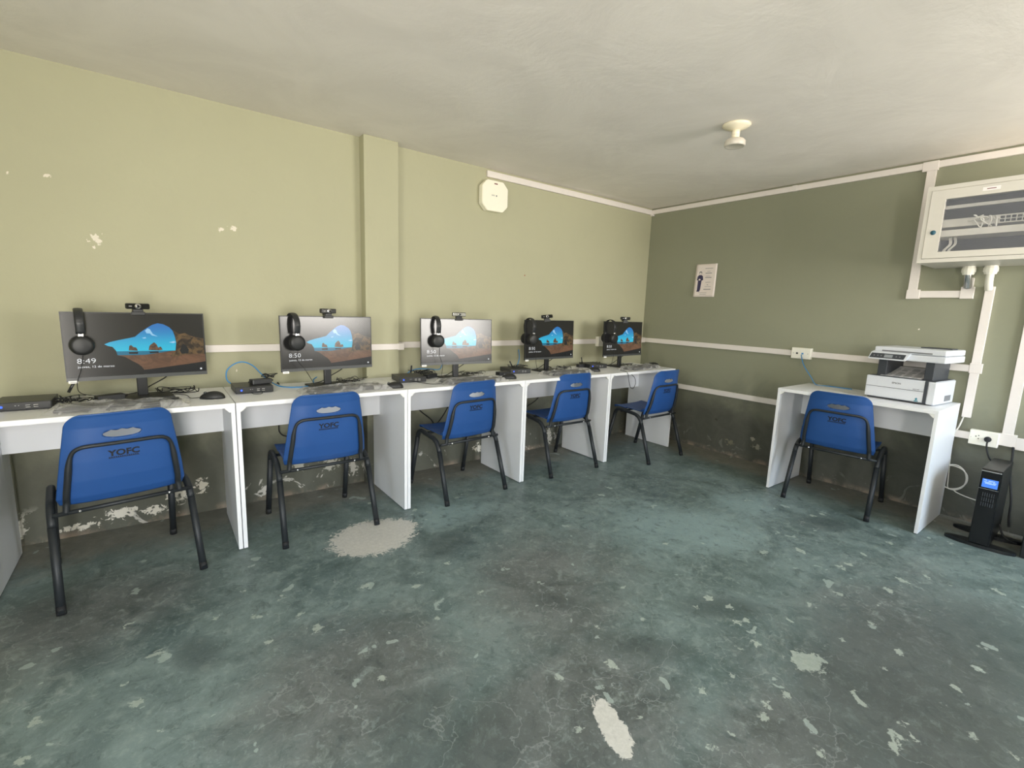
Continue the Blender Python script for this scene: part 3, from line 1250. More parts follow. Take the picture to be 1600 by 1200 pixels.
wc0 = build_webcam()
WC = [(.005, 0, 0, 'webcam clipped on top of the monitor on the leftmost desk'),
      (.000, 4, 0, 'webcam on top of the monitor beside the wall pilaster'),
      (.010, -12, 0, 'webcam on the middle monitor, its front catching the window light'),
      (-.04, -28, 6, 'webcam tilted sideways on the monitor second from the corner'),
      (.01, -20, 0, 'webcam on the monitor closest to the room corner')]
for i, (u, a, rl, lb) in enumerate(WC):
    p = mon_top(i, u)
    p = (p[0], p[1], p[2] + .001)
    if i == 0:
        wc0.location = p
        wc0.rotation_euler = (0, 0, MON[0][2])
        wc0['label'] = lb
        wc0['group'] = 'webcams on the monitors'
    else:
        c = again(wc0, lb, p, MON[i][2] + R(a))
        if rl:
            c.rotation_euler = (0, R(-rl), MON[i][2] + R(a))
for ch in bpy.data.objects:
    if ch.name.startswith('front_plate') and ch.parent is not None and ch.parent.get('label') == WC[2][3]:
        ch.data = ch.data.copy()
        ch.data.materials.clear()
        ch.data.materials.append(MATS['silver'])  # bright window glint put in as a silver plate


# ------------------------------------------------------------------ headsets
def build_headset():
    t = thing('headset', '', 'headphones')
    # hangs over a monitor's top edge; arch in the y-z plane, one cup in front, one behind
    pts = []
    for k in range(25):
        a = R(-205 + 230 * k / 24) if False else R(200 - 220 * k / 24)
        y = .062 * math.cos(a)
        z = -.058 + .066 * math.sin(a)
        if a > R(90):
            pass
        pts.append((0, -y if False else y, z))
    path = [(0, -.056, -.098)] + [(0, -.064 * math.cos(R(k * 180 / 20)), -.056 + .067 * math.sin(R(k * 180 / 20)) * 1.0) for k in range(21)] + [(0, .056, -.098)]
    bm = nb()
    sp = smooth_path(path, 3)
    add_tube(bm, sp, .0165, 12, ry=.0048)
    link('headband', bm, 'black_plastic', t)
    for s in (-1, 1):
        bm = nb()
        add_box(bm, -.010, .010, s * .057 - .0035, s * .057 + .0035, -.125, -.088, .0015)
        sl = link('slider', bm, 'silver', t)
        bm = nb()
        prof = [(0, .016), (.028, .0155), (.038, .012), (.043, .004), (.043, -.004), (.036, -.010), (0, -.010)]
        add_lathe(bm, [(r, z * 1.0) for r, z in prof], 32, 0, (0, s * .055, -.150), 'Y')
        if s > 0:
            for v in bm.verts:
                v.co.y = .055 * 2 - v.co.y
            bmesh.ops.reverse_faces(bm, faces=bm.faces)
        cp = link('ear_cup', bm, 'dark_plastic', t)
        bm = nb()
        add_lathe(bm, [(.020, -.010), (.040, -.010), (.044, -.002), (.043, .010), (.036, .016), (.022, .014)], 28, 0, (0, s * .040, -.150), 'Y')
        link('ear_cushion', bm, 'ear_cushion', cp)
    return t


hs0 = build_headset()
HS = [(-.208, 0, 'black headset hung over the monitor on the leftmost desk'),
      (-.198, 3, 'black headset hung over the monitor beside the wall pilaster'),
      (-.160, -3, 'black headset with a pale metal slider, hung over the middle monitor'),
      (-.215, -6, 'black headset hung over the corner of the monitor second from the room corner'),
      (-.185, -2, 'black headset hung over the monitor closest to the room corner')]
for i, (u, a, lb) in enumerate(HS):
    p = mon_top(i, u)
    p = (p[0], p[1] + .005, p[2] + .0022)
    if i == 0:
        hs0.location = p
        hs0.rotation_euler = (0, 0, MON[0][2])
        hs0['label'] = lb
        hs0['group'] = 'headsets hung on the monitors'
    else:
        again(hs0, lb, p, MON[i][2] + R(a))


def cable(name, pts, r, mat, label, cat='cable', parent=None, group=None, n=8, seg=7):
    bm = nb()
    add_tube(bm, smooth_path(pts, n), r, seg)
    o = link(name, bm, mat, parent)
    if parent is None:
        tag(o, label, cat, group)
    return o


ZD = .75
# headset leads hanging from the front cups down to the desk
for i, (u, a, lb) in enumerate(HS):
    p = Vector(mon_top(i, u))
    aa = MON[i][2]
    d = Vector((math.sin(aa) * 1, -math.cos(aa), 0))
    q = p + d * .062 + Vector((0, 0, -.192))
    ends = [[(-.01, -.005, -.06), (-.03, .01, -.13), (-.02, .08, -.185), (.08, .10, -.2072)],
            [(-.005, -.003, -.05), (.03, -.01, -.10), (.07, .0, -.17), (.085, .0, -.205)],
            [(0, -.003, -.05), (.02, -.01, -.12), (.01, -.02, -.19), (.05, -.03, -.2075)],
            [(.01, 0, -.06), (.02, .0, -.14), (.05, .01, -.2075)],
            [(.0, 0, -.06), (-.02, .0, -.15), (-.05, -.01, -.2075)]][i]
    pts = [q] + [q + Vector(e) for e in ends]
    zmin = ZD + .0025
    pts = [Vector((v.x, v.y, max(v.z, zmin))) for v in pts]
    cable('headset_lead', pts, .0016, 'black_rubber', 'thin black headset lead dropping to the ' + ORD[i] + ' from its headset', 'cable', None, 'headset leads')


# ------------------------------------------------------------------ mini computers
def build_pc():
    t = thing('mini_computer', '', 'computer')
    w, d, h = .180, .178, .036
    bm = nb()
    add_box(bm, -w / 2, w / 2, 0, d, .002, h, .003)
    link('case', bm, 'black_plastic', t)
    bm = nb()
    add_box(bm, -w / 2 + .003, w / 2 - .003, -.002, .001, .004, h - .002, .0008)
    fp = link('front_panel', bm, 'dark_plastic', t)
    bm = nb()
    add_lathe(bm, [(0, .0025), (.0042, .002), (.005, 0)], 14, 0, (-w / 2 + .028, -.002, .019), 'Y')
    tag(link('power_light', bm, 'led_blue', fp), 'glowing blue power light')
    bm = nb()
    for k, (x, ww) in enumerate(((-.022, .004), (-.012, .003), (.010, .014), (.034, .014))):
        add_box(bm, x, x + ww, -.0034, -.0022, .021, .0235)
        if k > 1:
            add_box(bm, x, x + ww, -.0034, -.0022, .013, .0155)
    tag(link('port_marks', bm, 'light_grey_print', fp), 'pale port outlines')
    bm = nb()
    for x in (.012, .036):
        add_box(bm, x, x + .013, -.0030, -.0020, .0165, .0205)
    link('usb_port', bm, 'ups_gloss', fp)
    return t


pc0 = build_pc()
PC = [(-4.552, -.400, 0, 'black mini computer with blue light at the left edge of the leftmost desk'),
      (-3.683, -.369, .4, 'black mini computer under the blue cable loop, second desk from the left'),
      (-2.776, -.378, -6.6, 'black mini computer in front of the wall pilaster, on the middle desk'),
      (-1.850, -.318, -8, 'black mini computer behind the mouse, left on the desk second from the corner'),
      (-.975, -.310, -12, 'black mini computer left of the monitor closest to the room corner')]
for i, (x, y, a, lb) in enumerate(PC):
    if i == 0:
        pc0.location = (x, y, ZD)
        pc0.rotation_euler = (0, 0, R(a))
        pc0['label'] = lb
        pc0['group'] = 'mini computers on the desks'
    else:
        again(pc0, lb, (x, y, ZD), R(a))


# ------------------------------------------------------------------ mice
def build_mouse():
    t = thing('computer_mouse', '', 'mouse')
    bm = nb()
    bmesh.ops.create_uvsphere(bm, u_segments=28, v_segments=16, radius=1)
    for v in bm.verts:
        x, y, z = v.co
        z2 = max(z, -.0) if z < 0 else z
        hgt = .034 * (1 - .18 * y)
        v.co = Vector((x * .031 * (1 - .08 * y), y * .056, z2 * hgt + (0.002 if z > 0 else 0)))
    bmesh.ops.remove_doubles(bm, verts=bm.verts, dist=1e-5)
    for f in bm.faces:
        f.smooth = True
    link('body', bm, 'dark_plastic', t)
    bm = nb()
    add_lathe(bm, [(0, -.003), (.008, -.003), (.009, 0), (.008, .003), (0, .003)], 16, 0, (0, .030, .0265), 'X')
    link('scroll_wheel', bm, 'monitor_chin', t)
    bm = nb()
    add_box(bm, -.009, .009, -.040, -.036, .0222, .0240, 0)
    tag(link('badge', bm, 'light_grey_print', t), 'pale maker mark on the back')
    return t


ms0 = build_mouse()
MS = [(-3.880, -.432, 70, 'black mouse on the right of the leftmost desk, beside the desk joint'),
      (-2.963, -.512, 70, 'black mouse near the second desk joint, in front of the mini computer'),
      (-2.093, -.492, 62, 'black mouse on the right side of the middle desk'),
      (-1.175, -.440, 50, 'black mouse at the joint left of the desk nearest the corner'),
      (-.315, -.395, 40, 'black mouse beyond the wrapped keyboard, closest to the shaded right wall')]
for i, (x, y, a, lb) in enumerate(MS):
    if i == 0:
        ms0.location = (x, y, ZD)
        ms0.rotation_euler = (0, 0, R(a))
        ms0['label'] = lb
        ms0['group'] = 'mice on the desks'
    else:
        again(ms0, lb, (x, y, ZD), R(a))
# mouse leads
for i, (x, y, a, lb) in enumerate(MS):
    d = Vector((-math.sin(R(a)), math.cos(R(a)), 0))
    p = Vector((x, y, ZD + .006)) + d * .054
    tgt = Vector((MON[i][0] + .09, MON[i][1] + .06, ZD + .004))
    mid = p.lerp(tgt, .5) + Vector((.01, .02, 0))
    pts = [p, p + d * .04 + Vector((0, 0, -.0025)), Vector((mid.x, mid.y, ZD + .0035)), tgt]
    cable('mouse_lead', pts, .0016, 'black_rubber', 'thin black mouse lead running to the monitor stand on the ' + ORD[i], 'cable', None, 'mouse leads')


# ------------------------------------------------------------------ keyboards wrapped in clear plastic
def build_keyboard(seed):
    t = thing('wrapped_keyboard', '', 'keyboard')
    bm = nb()
    add_box(bm, -.215, .215, -.065, .065, .003, .016, .003)
    link('key_body', bm, 'dark_plastic', t)
    bm = nb()
    add_box(bm, -.208, .208, -.058, .055, .0165, .0215, .001)
    link('keys', bm, 'keyboard_keys', t)
    # crumpled film
    bm = nb()
    nx, ny = 60, 26
    G = {}
    rnd = random.Random(seed)
    off = Vector((rnd.random() * 50, rnd.random() * 50, 0))
    for i in range(nx + 1):
        for j in range(ny + 1):
            x = -.25 + .50 * i / nx
            y = -.088 + .176 * j / ny
            e = min(1, (.25 - abs(x)) / .035, (.088 - abs(y)) / .022)
            e = max(0, e)
            n = mnoise.fractal(Vector((x * 9, y * 22, seed)) + off, .6, 2.2, 4)
            z = .0015 + e * (.0235 + .010 * max(-.6, n)) + .002 * abs(n)
            xx = x + .006 * mnoise.noise(Vector((y * 30, x * 8, seed)) + off)
            yy = y + .006 * mnoise.noise(Vector((x * 20, 3, seed)) + off)
            G[i, j] = bm.verts.new((xx, yy, max(z, .0008)))
    for i in range(nx):
        for j in range(ny):
            bm.faces.new((G[i, j], G[i + 1, j], G[i + 1, j + 1], G[i, j + 1]))
    tag(link('plastic_wrap', bm, 'clear_wrap', t, smooth=True), 'crumpled clear plastic film over the keyboard')
    return t


KB = [(-4.225, -.492, -3, 'black keyboard in crumpled clear plastic below the monitor on the leftmost desk'),
      (-3.235, -.470, 1, 'black keyboard in clear plastic on the second desk, left of a mouse'),
      (-2.405, -.503, -1, 'black keyboard in clear plastic on the middle desk'),
      (-1.490, -.455, 6, 'black keyboard in bulging clear plastic on the desk second from the corner'),
      (-.600, -.470, 8, 'black keyboard in clear plastic on the desk nearest the room corner')]
for i, (x, y, a, lb) in enumerate(KB):
    k = build_keyboard(i * 7 + 3)
    k.location = (x, y, ZD)
    k.rotation_euler = (0, 0, R(a))
    tag(k, lb, None, 'plastic-wrapped keyboards')


# ------------------------------------------------------------------ power adapters, cable heaps, blue cables
def build_adapter():
    t = thing('power_adapter', '', 'power adapter')
    bm = nb()
    add_box(bm, -.052, .052, -.024, .024, 0, .028, .004)
    link('brick', bm, 'black_plastic', t)
    bm = nb()
    add_tube(bm, [(.050, 0, .014), (.066, 0, .014)], .0045, 10)
    add_tube(bm, [(-.050, 0, .014), (-.064, 0, .014)], .0045, 10)
    link('cord_sleeve', bm, 'black_rubber', t)
    return t


ad0 = build_adapter()
AD = [((-4.275, -.325, ZD + .006), 22, 'black power adapter among cables behind the wrapped keyboard, leftmost desk'),
      ((-3.640, -.285, ZD + .0365), 15, 'black power adapter lying on top of the mini computer under the blue loop'),
      ((-2.590, -.250, ZD + .004), 25, 'black power adapter in the cable heap left of the middle monitor stand'),
      ((-2.030, -.330, ZD), 6, 'black power adapter left of a mini computer, near the third desk joint'),
      ((-1.055, -.190, ZD), -10, 'black power adapter behind the mini computer nearest the corner')]
for i, (p, a, lb) in enumerate(AD):
    if i == 0:
        ad0.location = p
        ad0.rotation_euler = (0, 0, R(a))
        ad0['label'] = lb
        ad0['group'] = 'power adapters on the desks'
    else:
        again(ad0, lb, p, R(a))


def heap(label, cx, cy, rx, ry, n, seed, zmax=.03, r=.0021, mat='black_rubber', z0=None):
    rnd = random.Random(seed)
    z0 = ZD if z0 is None else z0
    bm = nb()
    for k in range(n):
        a0 = rnd.random() * 6.28
        m_ = 9
        fx, fy = rnd.uniform(.6, 1), rnd.uniform(.5, 1)
        ox, oy = rnd.uniform(-.3, .3) * rx, rnd.uniform(-.3, .3) * ry
        pts = []
        for j in range(m_):
            a = a0 + j * rnd.uniform(.6, .95)
            rr = rnd.uniform(.55, 1)
            pts.append((cx + ox + math.cos(a) * rx * rr * fx, cy + oy + math.sin(a) * ry * rr * fy, z0 + .003 + rnd.random() ** 1.4 * zmax))
        add_tube(bm, smooth_path(pts, 6), r, 6)
    return tag(link('cable_bundle', bm, mat), label, 'cable bundle', 'cable bundles behind the keyboards')


heap('tangled black cable bundle left of the adapter on the leftmost desk', -4.40, -.30, .10, .05, 5, 1, .035)
heap('black cable bundle coiled behind the monitor stand on the leftmost desk', -4.00, -.19, .10, .05, 4, 2, .03)
heap('black cable bundle on top of the mini computer under the blue loop', -3.60, -.26, .045, .05, 3, 3, .02, z0=ZD + .062)
heap('thin black cable coils right of the monitor stand on the second desk', -3.10, -.20, .13, .045, 4, 4, .03, .0018)
heap('thick black cable heap left of the middle monitor stand', -2.60, -.17, .10, .055, 8, 5, .045)
heap('thin black cable coils right of the middle monitor stand', -2.23, -.22, .13, .05, 4, 6, .03, .0016)
heap('black cable coils right of the monitor stand second from the corner', -1.33, -.24, .10, .05, 3, 7, .035, .0018)
heap('black cable bundle above the mini computer second from the corner', -1.80, -.22, .10, .035, 3, 8, .02, .0018, z0=ZD + .037)
heap('black cable bundle behind the mini computer nearest the corner', -.90, -.18, .09, .04, 4, 9, .04, .0018)
heap('thin black cable coil right of the monitor stand closest to the corner', -.48, -.24, .08, .035, 2, 10, .015, .0018)

# monitor leads from the back of each panel down to the desk
for i in range(5):
    x, y = MON[i][0], MON[i][1]
    cable('monitor_lead', [(x + .10, y + .045, ZD + .125), (x + .095, y + .075, ZD + .09), (x + .03, y + .10, ZD + .045), (x - .02, y + .115, ZD + .012), (x - .09, y + .10, ZD + .004)],
          .0028, 'black_rubber', 'black monitor lead sloping down behind the stand on the ' + ORD[i], 'cable', None, 'monitor leads')
# blue network cables
cable('network_cable', [(-3.755, -.195, ZD + .020), (-3.785, -.15, ZD + .045), (-3.782, -.125, ZD + .095), (-3.745, -.12, ZD + .130), (-3.70, -.12, ZD + .141), (-3.652, -.12, ZD + .118),
                        (-3.612, -.13, ZD + .07), (-3.575, -.15, ZD + .03), (-3.53, -.22, ZD + .004), (-3.45, -.29, ZD + .004), (-3.36, -.24, ZD + .004), (-3.33, -.15, ZD + .02), (-3.30, -.11, ZD + .03)],
      .0034, 'blue_cable', 'blue network cable looping up behind the mini computer on the second desk')
cable('network_cable', [(-2.74, -.20, ZD + .024), (-2.70, -.16, ZD + .04), (-2.62, -.12, ZD + .050), (-2.53, -.13, ZD + .045), (-2.47, -.16, ZD + .045), (-2.43, -.13, ZD + .085), (-2.40, -.10, ZD + .12)],
      .0034, 'blue_cable', 'blue network cable rising behind the middle monitor')
cable('network_cable', [(-1.76, -.14, ZD + .03), (-1.73, -.12, ZD + .05), (-1.70, -.10, ZD + .10), (-1.68, -.06, ZD + .16)],
      .0034, 'blue_cable', 'blue network cable behind the monitor second from the corner')
cable('network_cable', [(-.045, -1.568, .965), (-.075, -1.585, .945), (-.10, -1.62, .885), (-.11, -1.68, .81), (-.10, -1.72, ZD + .004), (-.09, -1.80, ZD + .004), (-.09, -1.95, ZD + .004)],
      .0032, 'blue_cable', 'blue network cable from the wall socket down to the printer desk')
# upright usb aerials
for i, (x, y, lean) in enumerate(((-4.43, -.20, .10), (-2.70, -.18, .02), (-1.84, -.20, -.13), (-1.03, -.16, -.05))):
    bm = nb()
    z0 = ZD + (.0365 if i != 2 else .0365)
    add_tube(bm, [(x, y, z0 - .002), (x + lean * .25, y, z0 + .048)], .006, 10, ry=.003)
    tag(link('wireless_aerial', bm, 'black_plastic'), ['short leaning black aerial behind the mini computer on the leftmost desk', 'upright short black aerial on the mini computer by the wall pilaster',
        'short black aerial leaning left on the mini computer second from the corner', 'short black aerial by the mini computer nearest the corner'][i], 'aerial', 'short black aerials')
# cables below the desks
cable('power_lead', [(-3.52, -.13, .7525), (-3.52, -.088, .7525), (-3.52, -.078, .70), (-3.52, -.08, .56), (-3.522, -.08, .49), (-3.519, -.08, .448), (-3.491, -.08, .42), (-3.44, -.08, .421), (-3.38, -.085, .50), (-3.36, -.09, .60)], .004, 'black_rubber', 'black lead hanging under the second desk from the left')
cable('power_lead', [(-2.68, -.13, .7535), (-2.68, -.088, .7535), (-2.675, -.078, .70), (-2.65, -.08, .60), (-2.589, -.08, .495), (-2.495, -.08, .413), (-2.46, -.08, .366), (-2.426, -.08, .39), (-2.378, -.08, .449), (-2.32, -.08, .55)], .0045, 'black_rubber', 'black lead sagging in a V under the middle desk')
cable('power_lead', [(-1.62, -.07, .38), (-1.578, -.07, .416), (-1.446, -.07, .494), (-1.38, -.078, .70), (-1.375, -.088, .7535), (-1.37, -.13, .7535)], .004, 'black_rubber', 'black lead slanting under the desk second from the corner')
cable('power_lead', [(-.91, -.50, ZD + .004), (-.935, -.58, ZD + .004), (-.945, -.616, ZD - .012), (-.925, -.618, .67), (-.90, -.618, .62), (-.865, -.618, .61), (-.84, -.618, .65), (-.855, -.618, .70), (-.90, -.618, .73)],
      .0022, 'black_rubber', 'thin black lead looped over the front edge of the desk nearest the corner')
# open leads at front of the middle desk
cable('usb_lead', [(-2.78, -.383, ZD + .010), (-2.74, -.43, ZD + .004), (-2.70, -.50, ZD + .003), (-2.60, -.50, ZD + .003), (-2.56, -.44, ZD + .003), (-2.61, -.43, ZD + .003)], .0018, 'black_rubber',
      'thin black lead on the white top in front of the middle mini computer')
cable('usb_lead', [(-3.70, -.375, ZD + .008), (-3.695, -.40, ZD + .003), (-3.675, -.415, ZD + .003), (-3.655, -.405, ZD + .003), (-3.65, -.376, ZD + .006)], .0016, 'black_rubber',
      'tiny black lead loop in front of the mini computer under the blue loop')

# ------------------------------------------------------------------ cable trunking (white plastic ducts)
TD = .020


def duct_a(name, label, x0, x1, z0, z1, y=0.0, d=TD):
    t = tag(link(name, (lambda b: (add_box(b, x0, x1, y - d, y, z0, z1, .0015), b)[1])(nb()), 'white_pvc'), label, 'trunking')
    return t


def duct_b(name, label, y0, y1, z0, z1, x=0.0, d=TD, fittings=()):
    t = thing(name, label, 'trunking', (0, 0, 0))
    bm = nb()
    add_box(bm, x - d, x, y0, y1, z0, z1, .0015)
    link('duct', bm, 'white_pvc', t)
    for (a0, a1, b0, b1) in fittings:
        bm = nb()
        add_box(bm, x - d - .003, x, a0, a1, b0, b1, .0015)
        link('fitting', bm, 'white_pvc', t)
    return t


def duct_a2(name, label, x0, x1, z0, z1, y=0.0, d=TD, fittings=()):
    t = thing(name, label, 'trunking', (0, 0, 0))
    bm = nb()
    add_box(bm, x0, x1, y - d, y, z0, z1, .0015)
    link('duct', bm, 'white_pvc', t)
    for (a0, a1, b0, b1) in fittings:
        bm = nb()
        add_box(bm, a0, a1, y - d - .003, y, b0, b1, .0015)
        link('fitting', bm, 'white_pvc', t)
    return t


duct_a2('cable_trunking', 'white trunking along the olive wall between the leftmost monitor and the pilaster', -4.15, -2.976, .940, .981)
duct_a2('cable_trunking', 'short white trunking wrapped across the front of the pilaster', -2.974, -2.735, .938, .978, -.0825, TD, [(-2.757, -2.716, .936, .980)])
duct_a2('cable_trunking', 'white trunking along the olive wall from the pilaster to the room corner', -2.741, -.0235, .941, .984)
duct_a2('cable_trunking', 'white trunking under the ceiling of the olive wall, starting at the access point', -2.005, -.0235, 2.221, 2.266, 0, TD)
duct_b('cable_trunking', 'white trunking under the ceiling of the shaded right wall', -4.2, -.0005, 2.226, 2.266, 0, TD, [(-2.215, -2.135, 2.212, 2.270), (-1.372, -1.338, 2.224, 2.268), (-.034, -.0005, 2.210, 2.262)])
duct_b('cable_trunking', 'white trunking at desk height from the room corner past the network socket', -2.535, -.0005, .951, .994, 0, TD, [(-.040, -.0005, .944, .996)])
duct_b('cable_trunking', 'low white trunking near knee height along the shaded right wall', -4.2, -.02, .530, .575, 0, TD, [(-2.792, -2.718, .526, .60), (-2.850, -2.792, .515, .585)])
duct_b('cable_trunking', 'vertical white trunking left of the wall cabinet, bending right at its foot', -2.208, -2.160, 1.403, 2.230, 0, TD, [(-2.226, -2.156, 1.400, 1.460)])
duct_b('cable_trunking', 'short horizontal white trunking below the wall cabinet', -2.43, -2.222, 1.408, 1.452, 0, TD, [(-2.488, -2.425, 1.402, 1.475)])
duct_b('cable_trunking', 'short upright white trunking stub under the left cabinet gland, open at the top', -2.478, -2.432, 1.475, 1.530, 0, TD)
duct_b('cable_trunking', 'long vertical white trunking from the cabinet pipe down behind the printer desk', -2.578, -2.535, .664, 1.475, 0, TD, [(-2.588, -2.530, .945, 1.006)])
duct_b('cable_trunking', 'vertical white trunking at the right edge of the photo below the wall cabinet', -2.775, -2.727, .575, 1.588, 0, TD)


# ------------------------------------------------------------------ sockets
def socket_plate(name, label, cat, loc, rz, w, h, holes, screws=True):
    t = thing(name, label, cat, loc, rz)
    bm = nb()
    add_box(bm, -w / 2, w / 2, -.036, 0, -h / 2, h / 2, .003)
    link('back_box', bm, 'cream_pvc', t)
    bm = nb()
    add_box(bm, -w / 2 + .002, w / 2 - .002, -.042, -.0355, -h / 2 + .002, h / 2 - .002, .002)
    fp = link('face_plate', bm, 'cream_pvc', t)
    for nm, x, z, ww, hh, mt in holes:
        bm = nb()
        add_box(bm, x - ww / 2, x + ww / 2, -.0432, -.0415, z - hh / 2, z + hh / 2, .0004)
        link(nm, bm, mt, fp)
    return t


socket_plate('network_socket', 'white wall socket with a blue network cable, between poster and printer', 'socket', (0, -1.560, .975), R(-90), .140, .086,
             [('data_port', -.026, 0, .014, .012, 'ups_gloss'), ('data_port', .014, 0, .014, .012, 'blue_cable'), ('screw_cap', -.052, 0, .006, .006, 'light_grey_print'), ('screw_cap', .052, 0, .006, .006, 'light_grey_print')])
socket_plate('wall_socket', 'white wall socket half hidden left of the monitor closest to the room corner', 'socket', (-.655, 0, .962), 0, .10, .094,
             [('cover_groove', 0, 0, .002, .07, 'light_grey_print')])
socket_plate('power_socket', 'white double power socket above the black tower by the printer desk', 'socket', (0, -2.655, .552), R(-90), .132, .092,
             [('pin_hole', -.034, .008, .006, .006, 'ups_gloss'), ('pin_hole', -.022, .014, .005, .006, 'ups_gloss'), ('pin_hole', -.022, -.004, .005, .006, 'ups_gloss'),
              ('screw_cap', -.056, .0, .004, .004, 'light_grey_print')])
t = thing('power_plug', 'black plug in the double power socket, its lead going down to the black tower', 'plug', (-.043, -2.675, .552), R(-90))
bm = nb()
add_lathe(bm, [(0, .026), (.010, .026), (.014, .020), (.017, .004), (.017, 0), (0, 0)], 18, 0, (0, 0, 0), 'Y')
link('plug_body', bm, 'black_rubber', t)
bm = nb()
add_tube(bm, smooth_path([(.004, -.022, -.004), (.006, -.045, -.03), (.018, -.05, -.08), (.035, -.03, -.12), (.05, .01, -.122)], 8), .0042, 8)
link('lead', bm, 'black_rubber', t)

# ------------------------------------------------------------------ access point
t = thing('access_point', 'cream octagonal wireless access point high on the olive wall under the ceiling trunking', 'access point', (-1.952, 0, 2.083), 0)
w, h, c = .118, .110, .045
octo = [(-w + c, -h), (w - c, -h), (w, -h + c), (w, h - c), (w - c, h), (-w + c, h), (-w, h - c), (-w, -h + c)]
bm = nb()
add_prism(bm, octo, .050, lambda u, v, q: (u, -.004 - q, v), 0, .004)
link('housing', bm, 'access_white', t)
bm = nb()
add_prism(bm, [(u * .8, v * .8) for u, v in octo], .004, lambda u, v, q: (u, -q, v))
link('mounting_plate', bm, 'white_pvc', t)
bm = nb()
fr = lambda u, v, q: (u, -.0545 - q, v)
add_prism(bm, [(.010 + .006 * math.cos(k), .002 + .006 * math.sin(k)) for k in [j * PI / 8 for j in range(16)]], .0006, fr, 0)
for k in range(2):
    add_prism(bm, [(-.035, -.001 + k * .005), (-.006, -.001 + k * .005), (-.006, .001 + k * .005), (-.035, .001 + k * .005)], .0005, fr, 0)
tag(link('maker_mark', bm, 'grey_print', t), 'small grey mark in the middle of the housing')
bm = nb()
add_prism(bm, [(-.012, .084), (.018, .084), (.018, .092), (-.012, .092)], .0005, fr, 0)
tag(link('top_label', bm, 'brown_print', t), 'tiny reddish label near the top')

# ------------------------------------------------------------------ ceiling lamp holder
t = thing('ceiling_lamp', 'cream round ceiling lamp holder with a flat white disc bulb', 'lamp', (-1.452, -1.650, H), 0)
bm = nb()
add_lathe(bm, [(0, 0), (.072, 0), (.073, -.006), (.060, -.016), (.030, -.026), (.022, -.030), (0, -.030)], 40)
link('rose', bm, 'lamp_plastic', t)
bm = nb()
add_lathe(bm, [(0, -.028), (.021, -.028), (.021, -.050), (.019, -.052), (.0205, -.054), (.020, -.074), (0, -.074)], 32)
link('socket', bm, 'lamp_plastic', t)
bm = nb()
add_lathe(bm, [(0, -.072), (.022, -.072), (.044, -.077), (.054, -.086), (.054, -.108), (.050, -.114), (.044, -.112), (.030, -.110), (0, -.109)], 40)
link('disc_bulb', bm, 'bulb_white', t)

# ------------------------------------------------------------------ poster
t = thing('wall_poster', 'small paper poster with a standing figure taped to the shaded right wall', 'poster', (-.006, -.662, 1.561), 0)
bm = nb()
nx, ny = 10, 14
G = {}


def poster_pt(u, v, q=0.0):
    # u -.5.. .5 to the viewer's right (towards -y), v -.5 .. .5 up
    curl = .012 * max(0, -u - .1) * (.5 - v) * 1.8 + .006 * max(0, u) * max(0, v)
    return (-curl - q, -(u * .208) + (v * -.006), v * .296)


bm = nb()
for i in range(nx + 1):
    for j in range(ny + 1):
        G[i, j] = bm.verts.new(poster_pt(-.5 + i / nx, -.5 + j / ny, .0005))
for i in range(nx):
    for j in range(ny):
        bm.faces.new((G[i, j], G[i + 1, j], G[i + 1, j + 1], G[i, j + 1]))
link('sheet', bm, 'poster_paper', t, solid=.0006, smooth=True)


def prect(bm, u0, u1, v0, v1, mat=0, q=.0016):
    n = 4
    for k in range(n):
        a, b = u0 + (u1 - u0) * k / n, u0 + (u1 - u0) * (k + 1) / n
        add_poly(bm, [poster_pt(a, v0, q), poster_pt(b, v0, q), poster_pt(b, v1, q), poster_pt(a, v1, q)], mat)


bm = nb()
for pts, mt in ((((-.34, -.30), (-.20, -.30), (-.17, .0), (-.10, .02), (-.13, .13), (-.20, .17), (-.32, .17), (-.38, .12), (-.40, -.0), (-.34, .02)), 0),
                (((-.36, -.34), (-.22, -.34), (-.22, -.30), (-.35, -.30)), 0)):
    add_poly(bm, [poster_pt(u, v, .0018) for u, v in pts], mt)
add_poly(bm, [poster_pt(-.25 + .07 * math.cos(a), .23 + .055 * math.sin(a), .0018) for a in [k * PI / 6 for k in range(12)]], 1)
add_poly(bm, [poster_pt(-.25 + .05 * math.cos(a), .21 + .038 * math.sin(a), .0022) for a in [k * PI / 6 for k in range(12)]], 2)
add_poly(bm, [poster_pt(-.27 + .045 * math.cos(a), .03 + .028 * math.sin(a), .0022) for a in [k * PI / 6 for k in range(12)]], 2)
tag(link('printed_figure', bm, ['figure_navy', 'grey_print', 'poster_paper'], t), 'printed dark standing figure')
bm = nb()
for v0, u0, u1, th in ((.36, -.05, .32, .008), (.27, .05, .20, .006), (.21, -.02, .28, .012), (.13, .0, .22, .005), (.08, -.02, .28, .012), (-.06, .02, .26, .006), (-.14, .10, .16, .010),
                       (-.19, .0, .30, .005), (-.28, -.04, .30, .013), (-.38, -.25, .12, .006), (-.43, -.2, .10, .006)):
    prect(bm, u0, u1, v0, v0 + th * 1.6)
tag(link('printed_lines', bm, 'grey_print', t), 'printed lines of text')

